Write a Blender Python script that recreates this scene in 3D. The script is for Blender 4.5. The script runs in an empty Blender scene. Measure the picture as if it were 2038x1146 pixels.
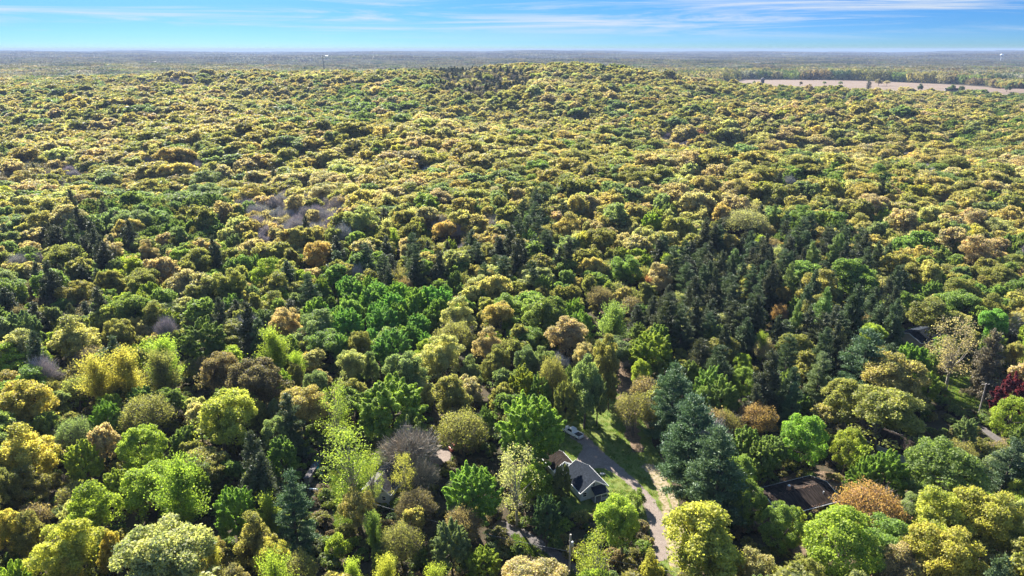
import bpy, bmesh, math, random
import numpy as np
from mathutils import Vector, Matrix
from mathutils.geometry import tessellate_polygon
R = math.radians
S = bpy.context.scene
COL = S.collection
# ------------------------------------------------------------------ camera, sky, sun, exposure
FPX, PITCH, CAMZ = 1360.0, R(19.25), 88.0          # focal length in photograph pixels, tilt, drone height
cam_d = bpy.data.cameras.new('camera'); cam = bpy.data.objects.new('camera', cam_d); COL.objects.link(cam)
cam.location = (0, 0, CAMZ); cam.rotation_euler = (math.pi/2-PITCH, 0, 0)
cam_d.sensor_width = 36; cam_d.lens = 36*FPX/2038; cam_d.clip_start = 1; cam_d.clip_end = 60000
S.camera = cam
SUN_AZ, SUN_EL = R(25), R(34)                       # 25 degrees left of the view, 34 up: shadows fall towards us and right
sun_dir = Vector((-math.sin(SUN_AZ)*math.cos(SUN_EL), math.cos(SUN_AZ)*math.cos(SUN_EL), math.sin(SUN_EL)))
sd = bpy.data.lights.new('sun', 'SUN'); sd.energy = 4.6; sd.angle = R(0.53); sd.color = (1.0, 0.95, 0.86)
so = bpy.data.objects.new('sun', sd); COL.objects.link(so)
so.rotation_euler = (-sun_dir).to_track_quat('-Z', 'Y').to_euler()
W = bpy.data.worlds.new('World'); S.world = W; W.use_nodes = True
nt = W.node_tree; nt.nodes.clear(); N = nt.nodes.new; LK = nt.links.new
def wmath(op, a, b=None, c=None):
    n = N('ShaderNodeMath'); n.operation = op
    for i, v in enumerate((a, b, c)):
        if v is None: continue
        if isinstance(v, (int, float)): n.inputs[i].default_value = v
        else: LK(v, n.inputs[i])
    return n.outputs[0]
wo = N('ShaderNodeOutputWorld'); bg = N('ShaderNodeBackground'); tc = N('ShaderNodeTexCoord')
sep = N('ShaderNodeSeparateXYZ'); LK(tc.outputs['Generated'], sep.inputs[0])
zc = wmath('MAXIMUM', sep.outputs[2], 0.0)
zz = wmath('POWER', zc, 0.62)
comb = N('ShaderNodeCombineXYZ'); LK(sep.outputs[0], comb.inputs[0]); LK(sep.outputs[1], comb.inputs[1]); LK(zz, comb.inputs[2])
nrm = N('ShaderNodeVectorMath'); nrm.operation = 'NORMALIZE'; LK(comb.outputs[0], nrm.inputs[0])
sky = N('ShaderNodeTexSky'); sky.sky_type = 'NISHITA'; sky.sun_disc = False; sky.sun_elevation = SUN_EL; sky.sun_rotation = -SUN_AZ
sky.altitude = 100; sky.air_density = 1.0; sky.dust_density = 0.25; sky.ozone_density = 2.0
LK(nrm.outputs[0], sky.inputs[0])
hs = N('ShaderNodeHueSaturation'); hs.inputs['Saturation'].default_value = 1.35; hs.inputs['Value'].default_value = 1.0; LK(sky.outputs[0], hs.inputs['Color'])
tint = N('ShaderNodeMix'); tint.data_type = 'RGBA'; tint.blend_type = 'MULTIPLY'; tint.inputs[0].default_value = 1
LK(hs.outputs[0], tint.inputs[6])
tr_ = N('ShaderNodeValToRGB'); LK(sep.outputs[2], tr_.inputs[0]); tr_.color_ramp.elements[0].position = 0.0; tr_.color_ramp.elements[0].color = (0.172, 0.29, 0.47, 1)
tr_.color_ramp.elements[1].position = 0.09; tr_.color_ramp.elements[1].color = (0.242, 0.40, 0.547, 1); e_ = tr_.color_ramp.elements.new(0.55); e_.color = (0.85, 0.95, 1.0, 1); LK(tr_.outputs[0], tint.inputs[7])
mp = N('ShaderNodeMapping'); mp.inputs['Scale'].default_value = (1.5, 1.5, 34); mp.inputs['Rotation'].default_value = (0, R(-1.3), 0); LK(tc.outputs['Generated'], mp.inputs[0])
no = N('ShaderNodeTexNoise'); no.inputs['Scale'].default_value = 1.7; no.inputs['Detail'].default_value = 7; no.inputs['Roughness'].default_value = 0.68; no.inputs['Distortion'].default_value = 0.9; LK(mp.outputs[0], no.inputs['Vector'])
mp2 = N('ShaderNodeMapping'); mp2.inputs['Scale'].default_value = (0.8, 0.8, 14); mp2.inputs['Location'].default_value = (2.1, 0.7, 0.3); LK(tc.outputs['Generated'], mp2.inputs[0])
no2 = N('ShaderNodeTexNoise'); no2.inputs['Scale'].default_value = 1.6; no2.inputs['Detail'].default_value = 2; LK(mp2.outputs[0], no2.inputs['Vector'])
cl = wmath('ADD', no.outputs[0], wmath('MULTIPLY', wmath('SUBTRACT', no2.outputs[0], 0.5), 0.55))
mr = N('ShaderNodeMapRange'); mr.interpolation_type = 'SMOOTHSTEP'; LK(cl, mr.inputs[0]); mr.inputs[1].default_value = 0.43; mr.inputs[2].default_value = 0.72
up = N('ShaderNodeMapRange'); LK(sep.outputs[2], up.inputs[0]); up.inputs[1].default_value = 0.008; up.inputs[2].default_value = 0.035
cm = wmath('MULTIPLY', mr.outputs[0], up.outputs[0])
cm = wmath('MULTIPLY', cm, 0.85)
cmix = N('ShaderNodeMix'); cmix.data_type = 'RGBA'; LK(cm, cmix.inputs[0]); LK(tint.outputs[2], cmix.inputs[6]); cmix.inputs[7].default_value = (3.12, 3.36, 3.6, 1)
LK(cmix.outputs[2], bg.inputs[0]); bg.inputs[1].default_value = 0.06; LK(bg.outputs[0], wo.inputs[0])
S.view_settings.view_transform = 'Standard'; S.view_settings.look = 'None'; S.view_settings.exposure = 2.1; S.view_settings.gamma = 1
S.view_settings.use_curve_mapping = False
S.render.engine = 'CYCLES'
cy = S.cycles; cy.max_bounces = 5; cy.diffuse_bounces = 3; cy.glossy_bounces = 2; cy.transmission_bounces = 3; cy.volume_bounces = 0
cy.transparent_max_bounces = 4; cy.caustics_reflective = False; cy.caustics_refractive = False

# ------------------------------------------------------------------ helpers: rays, terrain
CP, SP = math.cos(PITCH), math.sin(PITCH)
def ray(px, py):
    x = (px-1019)/FPX; y = (573-py)/FPX
    return Vector((x, CP+y*SP, -SP+y*CP))
def smooth(a, b, v):
    t = np.clip((v-a)/(b-a), 0, 1); return t*t*(3-2*t)
RX = np.array([-2400, -1000, -500, -100, 0, 150, 380, 700, 1200]); RH = np.array([3, 13, 27, 36, 42, 40, 15, 2, 0])
def T(x, y):
    x = np.asarray(x, float); y = np.asarray(y, float); r = np.hypot(x, y)
    fade = smooth(290, 480, y)*(1-0.9*smooth(1500, 1750, y)*(x > 250)*(y < 2700))
    und = 8.5*np.sin(x*0.0095+y*0.0135+1.1)+5.5*np.sin(y*0.021-x*0.006+0.6)+2.5*np.sin(x*0.031+2.2)*np.sin(y*0.027)
    ridge = np.interp(x, RX, RH)*np.exp(-((y-1350)/np.where(y < 1350, 400, 330))**2)
    far = smooth(2300, 4200, r)*(11*np.sin(x*0.0011+0.5)*np.sin(y*0.0016+1)+7*np.sin(x*0.0023+y*0.0017))+smooth(5000, 13000, r)*(24+12*np.sin(np.arctan2(x, y)*9+1.3)+7*np.sin(np.arctan2(x, y)*23)+3*np.sin(np.arctan2(x, y)*61))
    return fade*und*(1-0.6*smooth(700, 1400, r))+ridge+far
def T1(x, y): return float(T(np.array([x]), np.array([y]))[0])
def at(px, py, h=0.0):                              # the point seen at a pixel, h above flat near ground
    d = ray(px, py); t = (CAMZ-h)/-d.z
    return Vector((d.x*t, d.y*t, h))
def at_far(px, py, h=0.0):                          # the same on rolling ground
    d = ray(px, py); t = np.geomspace(60, 30000, 6000); below = d.z*t+CAMZ <= T(d.x*t, d.y*t)+h
    return d*float(t[int(np.argmax(below))])+Vector((0, 0, CAMZ))
def project(x, y, z):
    zc = y*CP-(z-CAMZ)*SP; yc = y*SP+(z-CAMZ)*CP
    return 1019+FPX*x/zc, 573-FPX*yc/zc, zc

# ------------------------------------------------------------------ materials
def new_mat(name):
    m = bpy.data.materials.new(name); m.use_nodes = True; t = m.node_tree; t.nodes.clear()
    return m, t, t.nodes.new, t.links.new
def plain(name, col, rough=0.7, noise=0.25, scale=3.0, metal=0.0, spec=0.3, stretch=(1, 1, 1), bump=0.0, col2=None):
    m, t, n, l = new_mat(name)
    o = n('ShaderNodeOutputMaterial'); b = n('ShaderNodeBsdfPrincipled'); tcn = n('ShaderNodeTexCoord')
    mpn = n('ShaderNodeMapping'); mpn.inputs['Scale'].default_value = stretch; l(tcn.outputs['Object'], mpn.inputs[0])
    nn = n('ShaderNodeTexNoise'); nn.inputs['Scale'].default_value = scale; nn.inputs['Detail'].default_value = 5; l(mpn.outputs[0], nn.inputs['Vector'])
    rp = n('ShaderNodeValToRGB'); rp.color_ramp.elements[0].position = 0.32; rp.color_ramp.elements[1].position = 0.68
    a = [c*(1-noise) for c in col]; c2 = col2 or [min(1, c*(1+noise)) for c in col]
    rp.color_ramp.elements[0].color = (*a, 1); rp.color_ramp.elements[1].color = (*c2, 1)
    l(nn.outputs[0], rp.inputs[0]); l(rp.outputs[0], b.inputs['Base Color'])
    b.inputs['Roughness'].default_value = rough; b.inputs['Metallic'].default_value = metal; b.inputs['Specular IOR Level'].default_value = spec
    if bump:
        bu = n('ShaderNodeBump'); bu.inputs['Strength'].default_value = bump; bu.inputs['Distance'].default_value = 0.05; l(nn.outputs[0], bu.inputs['Height']); l(bu.outputs[0], b.inputs['Normal'])
    l(b.outputs[0], o.inputs[0]); return m
def leaf_mat(name, trans, rough=0.55, yellow=(1.12, 1.2, 0.6), twig=False):
    # colour of each tree comes from its own 'tint'; every leaf spray varies around it
    m, t, n, l = new_mat(name)
    o = n('ShaderNodeOutputMaterial'); at_ = n('ShaderNodeAttribute'); at_.attribute_type = 'INSTANCER'; at_.attribute_name = 'tint'
    va = n('ShaderNodeAttribute'); va.attribute_type = 'GEOMETRY'; va.attribute_name = 'leafvar'
    r1 = n('ShaderNodeValToRGB'); l(va.outputs['Fac'], r1.inputs[0]); E = r1.color_ramp.elements; E[0].position = 0.1; E[0].color = (0.30, 0.36, 0.40, 1); E[1].position = 0.9; E[1].color = (1.0, 0.94, 0.86, 1); E.new(0.5).color = (0.62, 0.62, 0.62, 1)
    dbl = n('ShaderNodeVectorMath'); dbl.operation = 'SCALE'; l(r1.outputs[0], dbl.inputs[0]); dbl.inputs['Scale'].default_value = 1.65
    mul = n('ShaderNodeVectorMath'); mul.operation = 'MULTIPLY'; l(at_.outputs['Color'], mul.inputs[0]); l(dbl.outputs[0], mul.inputs[1])
    d = n('ShaderNodeBsdfPrincipled'); d.inputs['Roughness'].default_value = rough; d.inputs['Specular IOR Level'].default_value = 0.22
    l(mul.outputs[0], d.inputs['Base Color'])
    if trans > 0:
        ty = n('ShaderNodeVectorMath'); ty.operation = 'MULTIPLY'; l(mul.outputs[0], ty.inputs[0]); ty.inputs[1].default_value = yellow
        tr = n('ShaderNodeBsdfTranslucent'); l(ty.outputs[0], tr.inputs['Color'])
        mx = n('ShaderNodeMixShader'); mx.inputs[0].default_value = trans; l(d.outputs[0], mx.inputs[1]); l(tr.outputs[0], mx.inputs[2]); l(mx.outputs[0], o.inputs[0])
    else: l(d.outputs[0], o.inputs[0])
    return m
M = {}
M['leaf'] = leaf_mat('spring_leaves', 0.56)
M['needle'] = leaf_mat('needles', 0.25, 0.5, (1.1, 1.15, 0.7))
M['bare_twig'] = leaf_mat('bare_twigs', 0.0, 0.9)
M['twig'] = plain('twigs', (0.17, 0.145, 0.13), 0.9, 0.3, 2)
M['bark'] = plain('bark', (0.10, 0.082, 0.066), 0.95, 0.35, 4, bump=0.6)
M['palebark'] = plain('pale_bark', (0.30, 0.27, 0.22), 0.9, 0.35, 3, bump=0.4)
M['roof_slate'] = plain('slate_shingles', (0.028, 0.033, 0.042), 0.95, 0.35, 2.2, bump=0.5, stretch=(1, 1, 3), spec=0.0)
M['roof_brown'] = plain('brown_shingles', (0.034, 0.027, 0.023), 0.95, 0.6, 1.2, stretch=(0.4, 3, 1), bump=0.5, spec=0.0)
M['roof_grey'] = plain('grey_shingles', (0.12, 0.11, 0.11), 0.8, 0.3, 2.5, bump=0.4, spec=0.0)
M['siding'] = plain('white_siding', (0.47, 0.50, 0.55), 0.6, 0.08, 1.5, stretch=(0.4, 0.4, 6))
M['siding_tan'] = plain('tan_siding', (0.50, 0.43, 0.30), 0.7, 0.12, 1.5, stretch=(0.4, 0.4, 6))
M['trim'] = plain('white_trim', (0.75, 0.75, 0.74), 0.5, 0.06, 2)
M['glass'] = plain('window_glass', (0.02, 0.025, 0.03), 0.12, 0.2, 1, spec=0.6)
M['brick'] = plain('chimney_brick', (0.30, 0.16, 0.11), 0.85, 0.25, 5)
M['leaf_litter'] = plain('leaf_litter', (0.15, 0.09, 0.06), 0.95, 0.45, 3, bump=0.5)
M['white_paint'] = plain('silver_white_car_paint', (0.72, 0.73, 0.76), 0.25, 0.03, 1, spec=0.6)
M['black_plastic'] = plain('black_plastic', (0.02, 0.02, 0.022), 0.5, 0.2, 4)
M['tyre'] = plain('tyre_rubber', (0.025, 0.025, 0.025), 0.9, 0.2, 6)
M['chrome'] = plain('alloy', (0.55, 0.55, 0.57), 0.3, 0.05, 3, metal=0.9)
M['red_lamp'] = plain('red_lamp', (0.45, 0.02, 0.02), 0.3, 0.1, 3)
M['blue_paint'] = plain('pale_blue_car_paint', (0.30, 0.38, 0.50), 0.3, 0.04, 1, spec=0.6)
M['dark_paint'] = plain('dark_car_paint', (0.05, 0.06, 0.08), 0.25, 0.05, 1, spec=0.6)
M['red_paint'] = plain('red_car_paint', (0.50, 0.11, 0.07), 0.35, 0.08, 1, spec=0.5)
M['wood'] = plain('grey_pole_wood', (0.40, 0.36, 0.32), 0.9, 0.3, 3, stretch=(4, 4, 0.5))
M['steel'] = plain('galvanised', (0.52, 0.54, 0.56), 0.45, 0.12, 3, metal=0.3)
M['cable'] = plain('cable', (0.24, 0.24, 0.25), 0.5, 0.1, 1)
M['stone'] = plain('pale_stone', (0.55, 0.50, 0.47), 0.9, 0.25, 5, bump=0.6)
M['teal'] = plain('teal_plastic', (0.05, 0.38, 0.38), 0.4, 0.06, 2)
M['orange'] = plain('orange_plastic', (0.70, 0.27, 0.05), 0.5, 0.08, 2)
M['blue_cloth'] = plain('blue_canvas', (0.03, 0.15, 0.42), 0.8, 0.2, 5)
M['concrete'] = plain('silo_concrete', (0.12, 0.125, 0.14), 0.85, 0.15, 0.6)
M['white_tank'] = plain('white_tank', (0.80, 0.80, 0.80), 0.5, 0.03, 1)
M['weathered'] = plain('weathered_boards', (0.20, 0.185, 0.175), 0.9, 0.35, 1.5, stretch=(6, 0.5, 1))
M['field'] = plain('bare_field', (0.165, 0.115, 0.08), 0.95, 0.18, 0.02, stretch=(0.4, 2.2, 1))
M['far_field'] = plain('pale_stubble', (0.26, 0.23, 0.18), 0.95, 0.2, 0.01)
def ground_mat(name, cols, scales, bump=0.6, dist=0.15):
    # three noises over each other: big patches, clumps, fine grain
    m, t, n, l = new_mat(name)
    o = n('ShaderNodeOutputMaterial'); b = n('ShaderNodeBsdfPrincipled'); b.inputs['Roughness'].default_value = 0.95; b.inputs['Specular IOR Level'].default_value = 0.1
    tcn = n('ShaderNodeTexCoord'); last = None
    for i, (c, s) in enumerate(zip(cols, scales)):
        nn = n('ShaderNodeTexNoise'); nn.inputs['Scale'].default_value = s; nn.inputs['Detail'].default_value = 6; nn.inputs['Roughness'].default_value = 0.65; l(tcn.outputs['Object'], nn.inputs['Vector'])
        rp = n('ShaderNodeMapRange'); l(nn.outputs[0], rp.inputs[0]); rp.inputs[1].default_value = 0.4; rp.inputs[2].default_value = 0.62
        mx = n('ShaderNodeMix'); mx.data_type = 'RGBA'; l(rp.outputs[0], mx.inputs[0])
        if last is None: mx.inputs[6].default_value = (*c[0], 1)
        else: l(last, mx.inputs[6])
        mx.inputs[7].default_value = (*c[-1], 1)
        last = mx.outputs[2]
    l(last, b.inputs['Base Color'])
    bu = n('ShaderNodeBump'); bu.inputs['Strength'].default_value = bump; bu.inputs['Distance'].default_value = dist; l(nn.outputs[0], bu.inputs['Height']); l(bu.outputs[0], b.inputs['Normal'])
    l(b.outputs[0], o.inputs[0]); return m
M['forest_floor'] = ground_mat('forest_floor', [((0.07, 0.05, 0.032), (0.045, 0.055, 0.022)), ((0.10, 0.07, 0.045),), ((0.035, 0.035, 0.02),)], (0.05, 0.4, 2.2))
M['lawn'] = ground_mat('lawn_grass', [((0.115, 0.165, 0.03), (0.19, 0.19, 0.05)), ((0.08, 0.145, 0.022),), ((0.15, 0.17, 0.05),)], (0.14, 0.5, 3.0), 0.9)
M['gravel'] = ground_mat('gravel', [((0.245, 0.195, 0.165), (0.19, 0.15, 0.125)), ((0.27, 0.22, 0.19),), ((0.16, 0.13, 0.11),)], (0.2, 0.9, 5.0), 0.5, 0.06)
M['dirt'] = ground_mat('bare_dirt', [((0.33, 0.255, 0.185), (0.25, 0.185, 0.12)), ((0.36, 0.29, 0.21),), ((0.16, 0.14, 0.06),)], (0.25, 0.8, 1.5), 0.6, 0.1)
M['trail'] = ground_mat('leafy_trail', [((0.20, 0.135, 0.09), (0.14, 0.09, 0.055)), ((0.25, 0.17, 0.12),), ((0.08, 0.065, 0.035),)], (0.2, 0.7, 2.5))
M['asphalt'] = ground_mat('worn_road', [((0.135, 0.12, 0.11), (0.11, 0.10, 0.095)), ((0.16, 0.14, 0.13),), ((0.09, 0.08, 0.075),)], (0.15, 0.8, 4.0), 0.3, 0.05)

# ------------------------------------------------------------------ object helpers
def link(o, parent=None):
    COL.objects.link(o)
    if parent is not None: o.parent = parent
    return o
def tag(o, label=None, cat=None, group=None, kind=None):
    if label: o['label'] = label
    if cat: o['category'] = cat
    if group: o['group'] = group
    if kind: o['kind'] = kind
    return o
def empty(name, loc, rz=0.0, label=None, cat=None, group=None):
    o = bpy.data.objects.new(name, None); o.empty_display_size = 0.5; link(o); o.location = loc; o.rotation_euler = (0, 0, rz)
    return tag(o, label, cat, group)
class MB:                                          # collects shapes into one mesh
    def __init__(s): s.v = []; s.f = []; s.m = []
    def add(s, vs, fs, mi=0):
        k = len(s.v); s.v += [tuple(v) for v in vs]; s.f += [tuple(i+k for i in f) for f in fs]; s.m += [mi]*len(fs); return s
    def box(s, c, d, rz=0.0, taper=1.0, mi=0):
        x, y, z = [q/2 for q in d]; P = []
        for sz, tp in ((-1, 1), (1, taper)):
            for sx, sy in ((-1, -1), (1, -1), (1, 1), (-1, 1)):
                a, b = sx*x*tp, sy*y*tp
                P.append((c[0]+a*math.cos(rz)-b*math.sin(rz), c[1]+a*math.sin(rz)+b*math.cos(rz), c[2]+sz*z))
        return s.add(P, [(3, 2, 1, 0), (4, 5, 6, 7), (0, 1, 5, 4), (1, 2, 6, 5), (2, 3, 7, 6), (3, 0, 4, 7)], mi)
    def tube(s, pts, rad, n=6, mi=0, cap=True):
        pts = [Vector(p) for p in pts]; rad = rad if hasattr(rad, '__len__') else [rad]*len(pts); P = []; F = []
        for i, p in enumerate(pts):
            d = (pts[min(i+1, len(pts)-1)]-pts[max(i-1, 0)]).normalized(); a = d.orthogonal().normalized(); b = d.cross(a)
            for k in range(n):
                t = 2*math.pi*k/n; P.append(p+(a*math.cos(t)+b*math.sin(t))*rad[i])
        for i in range(len(pts)-1):
            for k in range(n): F.append((i*n+k, i*n+(k+1) % n, (i+1)*n+(k+1) % n, (i+1)*n+k))
        if cap: F.append(tuple(range(n))[::-1]); F.append(tuple((len(pts)-1)*n+k for k in range(n)))
        return s.add(P, F, mi)
    def prism(s, poly, y0, y1, taper=None, mi=0):   # polygon in xz, extruded along y
        n = len(poly); P = [(a, y0, b) for a, b in poly]+[(a, y1, b) for a, b in poly]
        return s.add(P, [tuple(range(n)), tuple(range(2*n-1, n-1, -1))]+[((i+1) % n, i, i+n, (i+1) % n+n) for i in range(n)], mi)
    def sphere(s, c, r, nu=10, nv=6, mi=0):
        r = r if hasattr(r, '__len__') else (r, r, r); P = []; F = []
        for j in range(nv+1):
            ph = math.pi*j/nv
            for i in range(nu):
                th = 2*math.pi*i/nu; P.append((c[0]+r[0]*math.sin(ph)*math.cos(th), c[1]+r[1]*math.sin(ph)*math.sin(th), c[2]+r[2]*math.cos(ph)))
        for j in range(nv):
            for i in range(nu): F.append((j*nu+i, (j+1)*nu+i, (j+1)*nu+(i+1) % nu, j*nu+(i+1) % nu))
        return s.add(P, F, mi)
    def build(s, name, mats, parent=None, bevel=0.0, smooth_=False):
        me = bpy.data.meshes.new(name); me.from_pydata(s.v, [], s.f); me.update()
        for m in (mats if isinstance(mats, (list, tuple)) else [mats]): me.materials.append(m)
        me.polygons.foreach_set('material_index', s.m)
        bm = bmesh.new(); bm.from_mesh(me); bmesh.ops.remove_doubles(bm, verts=bm.verts, dist=1e-5); bmesh.ops.recalc_face_normals(bm, faces=bm.faces)
        if bevel: bmesh.ops.bevel(bm, geom=list(bm.edges), offset=bevel, segments=2, affect='EDGES', clamp_overlap=True)
        bm.to_mesh(me); bm.free()
        if smooth_: me.polygons.foreach_set('use_smooth', [True]*len(me.polygons))
        return link(bpy.data.objects.new(name, me), parent)

# ------------------------------------------------------------------ the ground sheet
def make_ground():
    nr, na = 170, 288
    rad = np.concatenate([[0.0], np.geomspace(25, 24000, nr)]); V = [(0, 0, 0)]; F = []
    for r in rad[1:]:
        a = np.linspace(0, 2*np.pi, na, endpoint=False); x = r*np.sin(a); y = r*np.cos(a); z = T(x, y)
        V += list(zip(x, y, z))
    for k in range(na): F.append((0, 1+(k+1) % na, 1+k))
    for i in range(nr-1):
        for k in range(na):
            a, b = 1+i*na+k, 1+i*na+(k+1) % na; F.append((a, b, b+na, a+na))
    me = bpy.data.meshes.new('ground'); me.from_pydata(V, [], F); me.materials.append(M['forest_floor'])
    me.polygons.foreach_set('use_smooth', [True]*len(F))
    o = link(bpy.data.objects.new('ground', me)); tag(o, kind='structure'); return o
make_ground()
rngE = random.Random(5)
def spline(P, closed=True, n=8):
    out = []; L = len(P); rng = range(L) if closed else range(L-1)
    g = (lambda i: P[i % L]) if closed else (lambda i: P[min(max(i, 0), L-1)])
    for i in rng:
        a, b, c, d = g(i-1), g(i), g(i+1), g(i+2)
        for k in range(n):
            t = k/n; out.append(0.5*((2*b)+(c-a)*t+(2*a-5*b+4*c-d)*t*t+(3*b-a-3*c+d)*t**3))
    if not closed: out.append(P[-1])
    return out
SHEETS = []
def sheet(name, pix, mat, lift, ragged=0.35, kind='structure', n=7, clear=True):
    P = spline([at(*p) for p in pix], True, n); q = []
    for p in P: q.append(Vector((p.x+rngE.gauss(0, ragged*0.5), p.y+rngE.gauss(0, ragged*0.5), 0)))
    tri = tessellate_polygon([q]); V = [(p.x, p.y, float(T(p.x, p.y))+lift) for p in q]
    F = []
    for t in tri:
        a, b, c = [q[i] for i in t]
        F.append(tuple(t) if (b-a).cross(c-a).z > 0 else tuple(t[::-1]))
    me = bpy.data.meshes.new(name); me.from_pydata(V, [], F); me.materials.append(mat)
    o = link(bpy.data.objects.new(name, me)); tag(o, kind=kind)
    if clear: SHEETS.append(np.array([(p.x, p.y) for p in q]))
    return o
def strip(name, pts, widths, mat, lift, ragged=0.25, clear=True, n=8):
    P = spline([Vector((p[0], p[1], 0)) for p in pts], False, n); L = []; Rr = []; m = len(P)
    for i, p in enumerate(P):
        d = (P[min(i+1, m-1)]-P[max(i-1, 0)]).normalized(); s = Vector((-d.y, d.x, 0))
        w = np.interp(i/(m-1)*(len(widths)-1), range(len(widths)), widths)/2
        L.append(p+s*(w+rngE.gauss(0, ragged*0.4))); Rr.append(p-s*(w+rngE.gauss(0, ragged*0.4)))
    V = [(q.x, q.y, float(T(q.x, q.y))+lift) for q in L+P+Rr]
    F = []
    for i in range(m-1): F += [(i, i+m, i+m+1, i+1), (i+m, i+2*m, i+2*m+1, i+m+1)]
    F = [f[::1] for f in F]
    me = bpy.data.meshes.new(name); me.from_pydata(V, [], F); me.materials.append(mat); me.update()
    o = link(bpy.data.objects.new(name, me)); tag(o, kind='structure')
    if clear: SHEETS.append(np.array([(p.x, p.y) for p in L+Rr[::-1]]))
    return o
sheet('lawn', [(1075, 815), (1120, 775), (1185, 752), (1238, 752), (1262, 800), (1290, 860), (1320, 925), (1345, 985), (1372, 1060), (1385, 1135), (1330, 1140), (1290, 1060), (1240, 1010), (1190, 1020), (1130, 1020), (1080, 960), (1070, 890)], M['lawn'], 0.03)
sheet('gravel_drive', [(1134, 868), (1150, 858), (1172, 872), (1196, 896), (1218, 914), (1241, 934), (1268, 958), (1291, 982), (1309, 1007), (1322, 1032), (1328, 1065), (1330, 1110), (1300, 1112), (1296, 1070), (1288, 1030), (1276, 996), (1255, 969), (1236, 952), (1211, 936), (1192, 931), (1178, 934), (1160, 932), (1148, 925), (1152, 905), (1160, 890), (1150, 880)], M['gravel'], 0.045, 0.22)
strip('dirt_track', [at(*p) for p in [(1280, 925), (1302, 938), (1318, 965), (1328, 990), (1338, 1020), (1346, 1060), (1352, 1130)]], (2.2, 3.6, 3.4, 3.6, 3.8, 3.8, 3.8), M['dirt'], 0.05, 0.6)
for off in (0.0,):
    strip('grass_verge', [at(*p) for p in [(1322, 972), (1329, 992), (1337, 1016), (1344, 1050)]], (0.3, 0.55, 0.45, 0.3), M['lawn'], 0.056, 0.3, clear=False)
strip('forest_trail', [at(*p) for p in [(1270, 900), (1256, 850), (1248, 800), (1243, 750), (1238, 700), (1218, 655), (1188, 600)]], (3, 3.5, 4.5, 5.5, 5, 4, 3), M['trail'], 0.04, 0.8)
strip('forest_trail', [at_far(*p) for p in [(1062, 480), (1050, 450), (1042, 425), (1040, 405)]], (2, 3.5, 3.5, 2), M['trail'], 0.12, 1.0)
strip('road', [at(*p) for p in [(985, 1042), (1030, 1060), (1075, 1090), (1120, 1122), (1165, 1160), (1200, 1200)]], (3.0, 3.3, 3.4, 3.5, 3.6, 3.6), M['asphalt'], 0.035, 0.25)
strip('road_verge', [at(*p) for p in [(1022, 1065), (1065, 1098), (1108, 1133), (1140, 1160), (1170, 1200)]], (1.2, 2, 2.8, 3.4, 3.4), M['lawn'], 0.025, 0.6)
sheet('side_lawn', [(1865, 760), (1900, 738), (1950, 742), (1990, 790), (2040, 830), (2090, 850), (2100, 880), (2010, 850), (1960, 830), (1900, 815)], M['lawn'], 0.03)
strip('driveway', [at(*p) for p in [(1930, 835), (1955, 852), (1985, 874), (2015, 895), (2060, 930)]], (2.0, 2.2, 2.3, 2.4, 2.4), M['asphalt'], 0.05, 0.2)
sheet('back_lawn', [(655, 905), (700, 890), (760, 890), (770, 915), (760, 950), (740, 1000), (700, 1045), (670, 1060), (660, 990)], M['lawn'], 0.03)
sheet('gravel_pad', [(853, 908), (868, 893), (890, 890), (897, 905), (890, 922), (872, 925), (858, 918)], M['gravel'], 0.04, 0.2)
sheet('yard', [(1480, 1010), (1530, 965), (1590, 940), (1680, 945), (1720, 1000), (1770, 1060), (1820, 1110), (1850, 1160), (1700, 1160), (1600, 1130), (1540, 1070)], M['trail'], 0.02, clear=False)
sheet('yard', [(1790, 905), (1840, 880), (1870, 930), (1860, 965), (1810, 945)], M['trail'], 0.02, clear=False)
def far_field():
    pl = [at_far(*p) for p in [(1300, 175), (1440, 184), (1600, 190), (1800, 196), (2100, 210), (2250, 212), (2250, 184), (2030, 177), (1960, 173), (1860, 167), (1750, 162), (1600, 159), (1480, 159)]]
    q = [Vector((p.x, p.y, 0)) for p in pl]; tri = tessellate_polygon([q])
    bm = bmesh.new(); vs = [bm.verts.new(p) for p in q]
    for t in tri:
        try: bm.faces.new([vs[i] for i in t])
        except ValueError: pass
    for k in range(4): bmesh.ops.subdivide_edges(bm, edges=list(bm.edges), cuts=1, use_grid_fill=True)
    for v in bm.verts: v.co.z = float(T(v.co.x, v.co.y))+0.5
    bmesh.ops.recalc_face_normals(bm, faces=bm.faces)
    me = bpy.data.meshes.new('farm_field'); bm.to_mesh(me); bm.free(); me.materials.append(M['field'])
    o = link(bpy.data.objects.new('farm_field', me)); tag(o, kind='structure'); return np.array([(p.x, p.y) for p in q])
FIELD = far_field()
def in_poly(poly, x, y):
    x = np.asarray(x); y = np.asarray(y); c = np.zeros(x.shape, bool); n = len(poly)
    for i in range(n):
        x0, y0 = poly[i]; x1, y1 = poly[(i+1) % n]
        if y0 == y1: continue
        c ^= ((y0 > y) != (y1 > y)) & (x < (x1-x0)*(y-y0)/(y1-y0)+x0)
    return c

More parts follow.
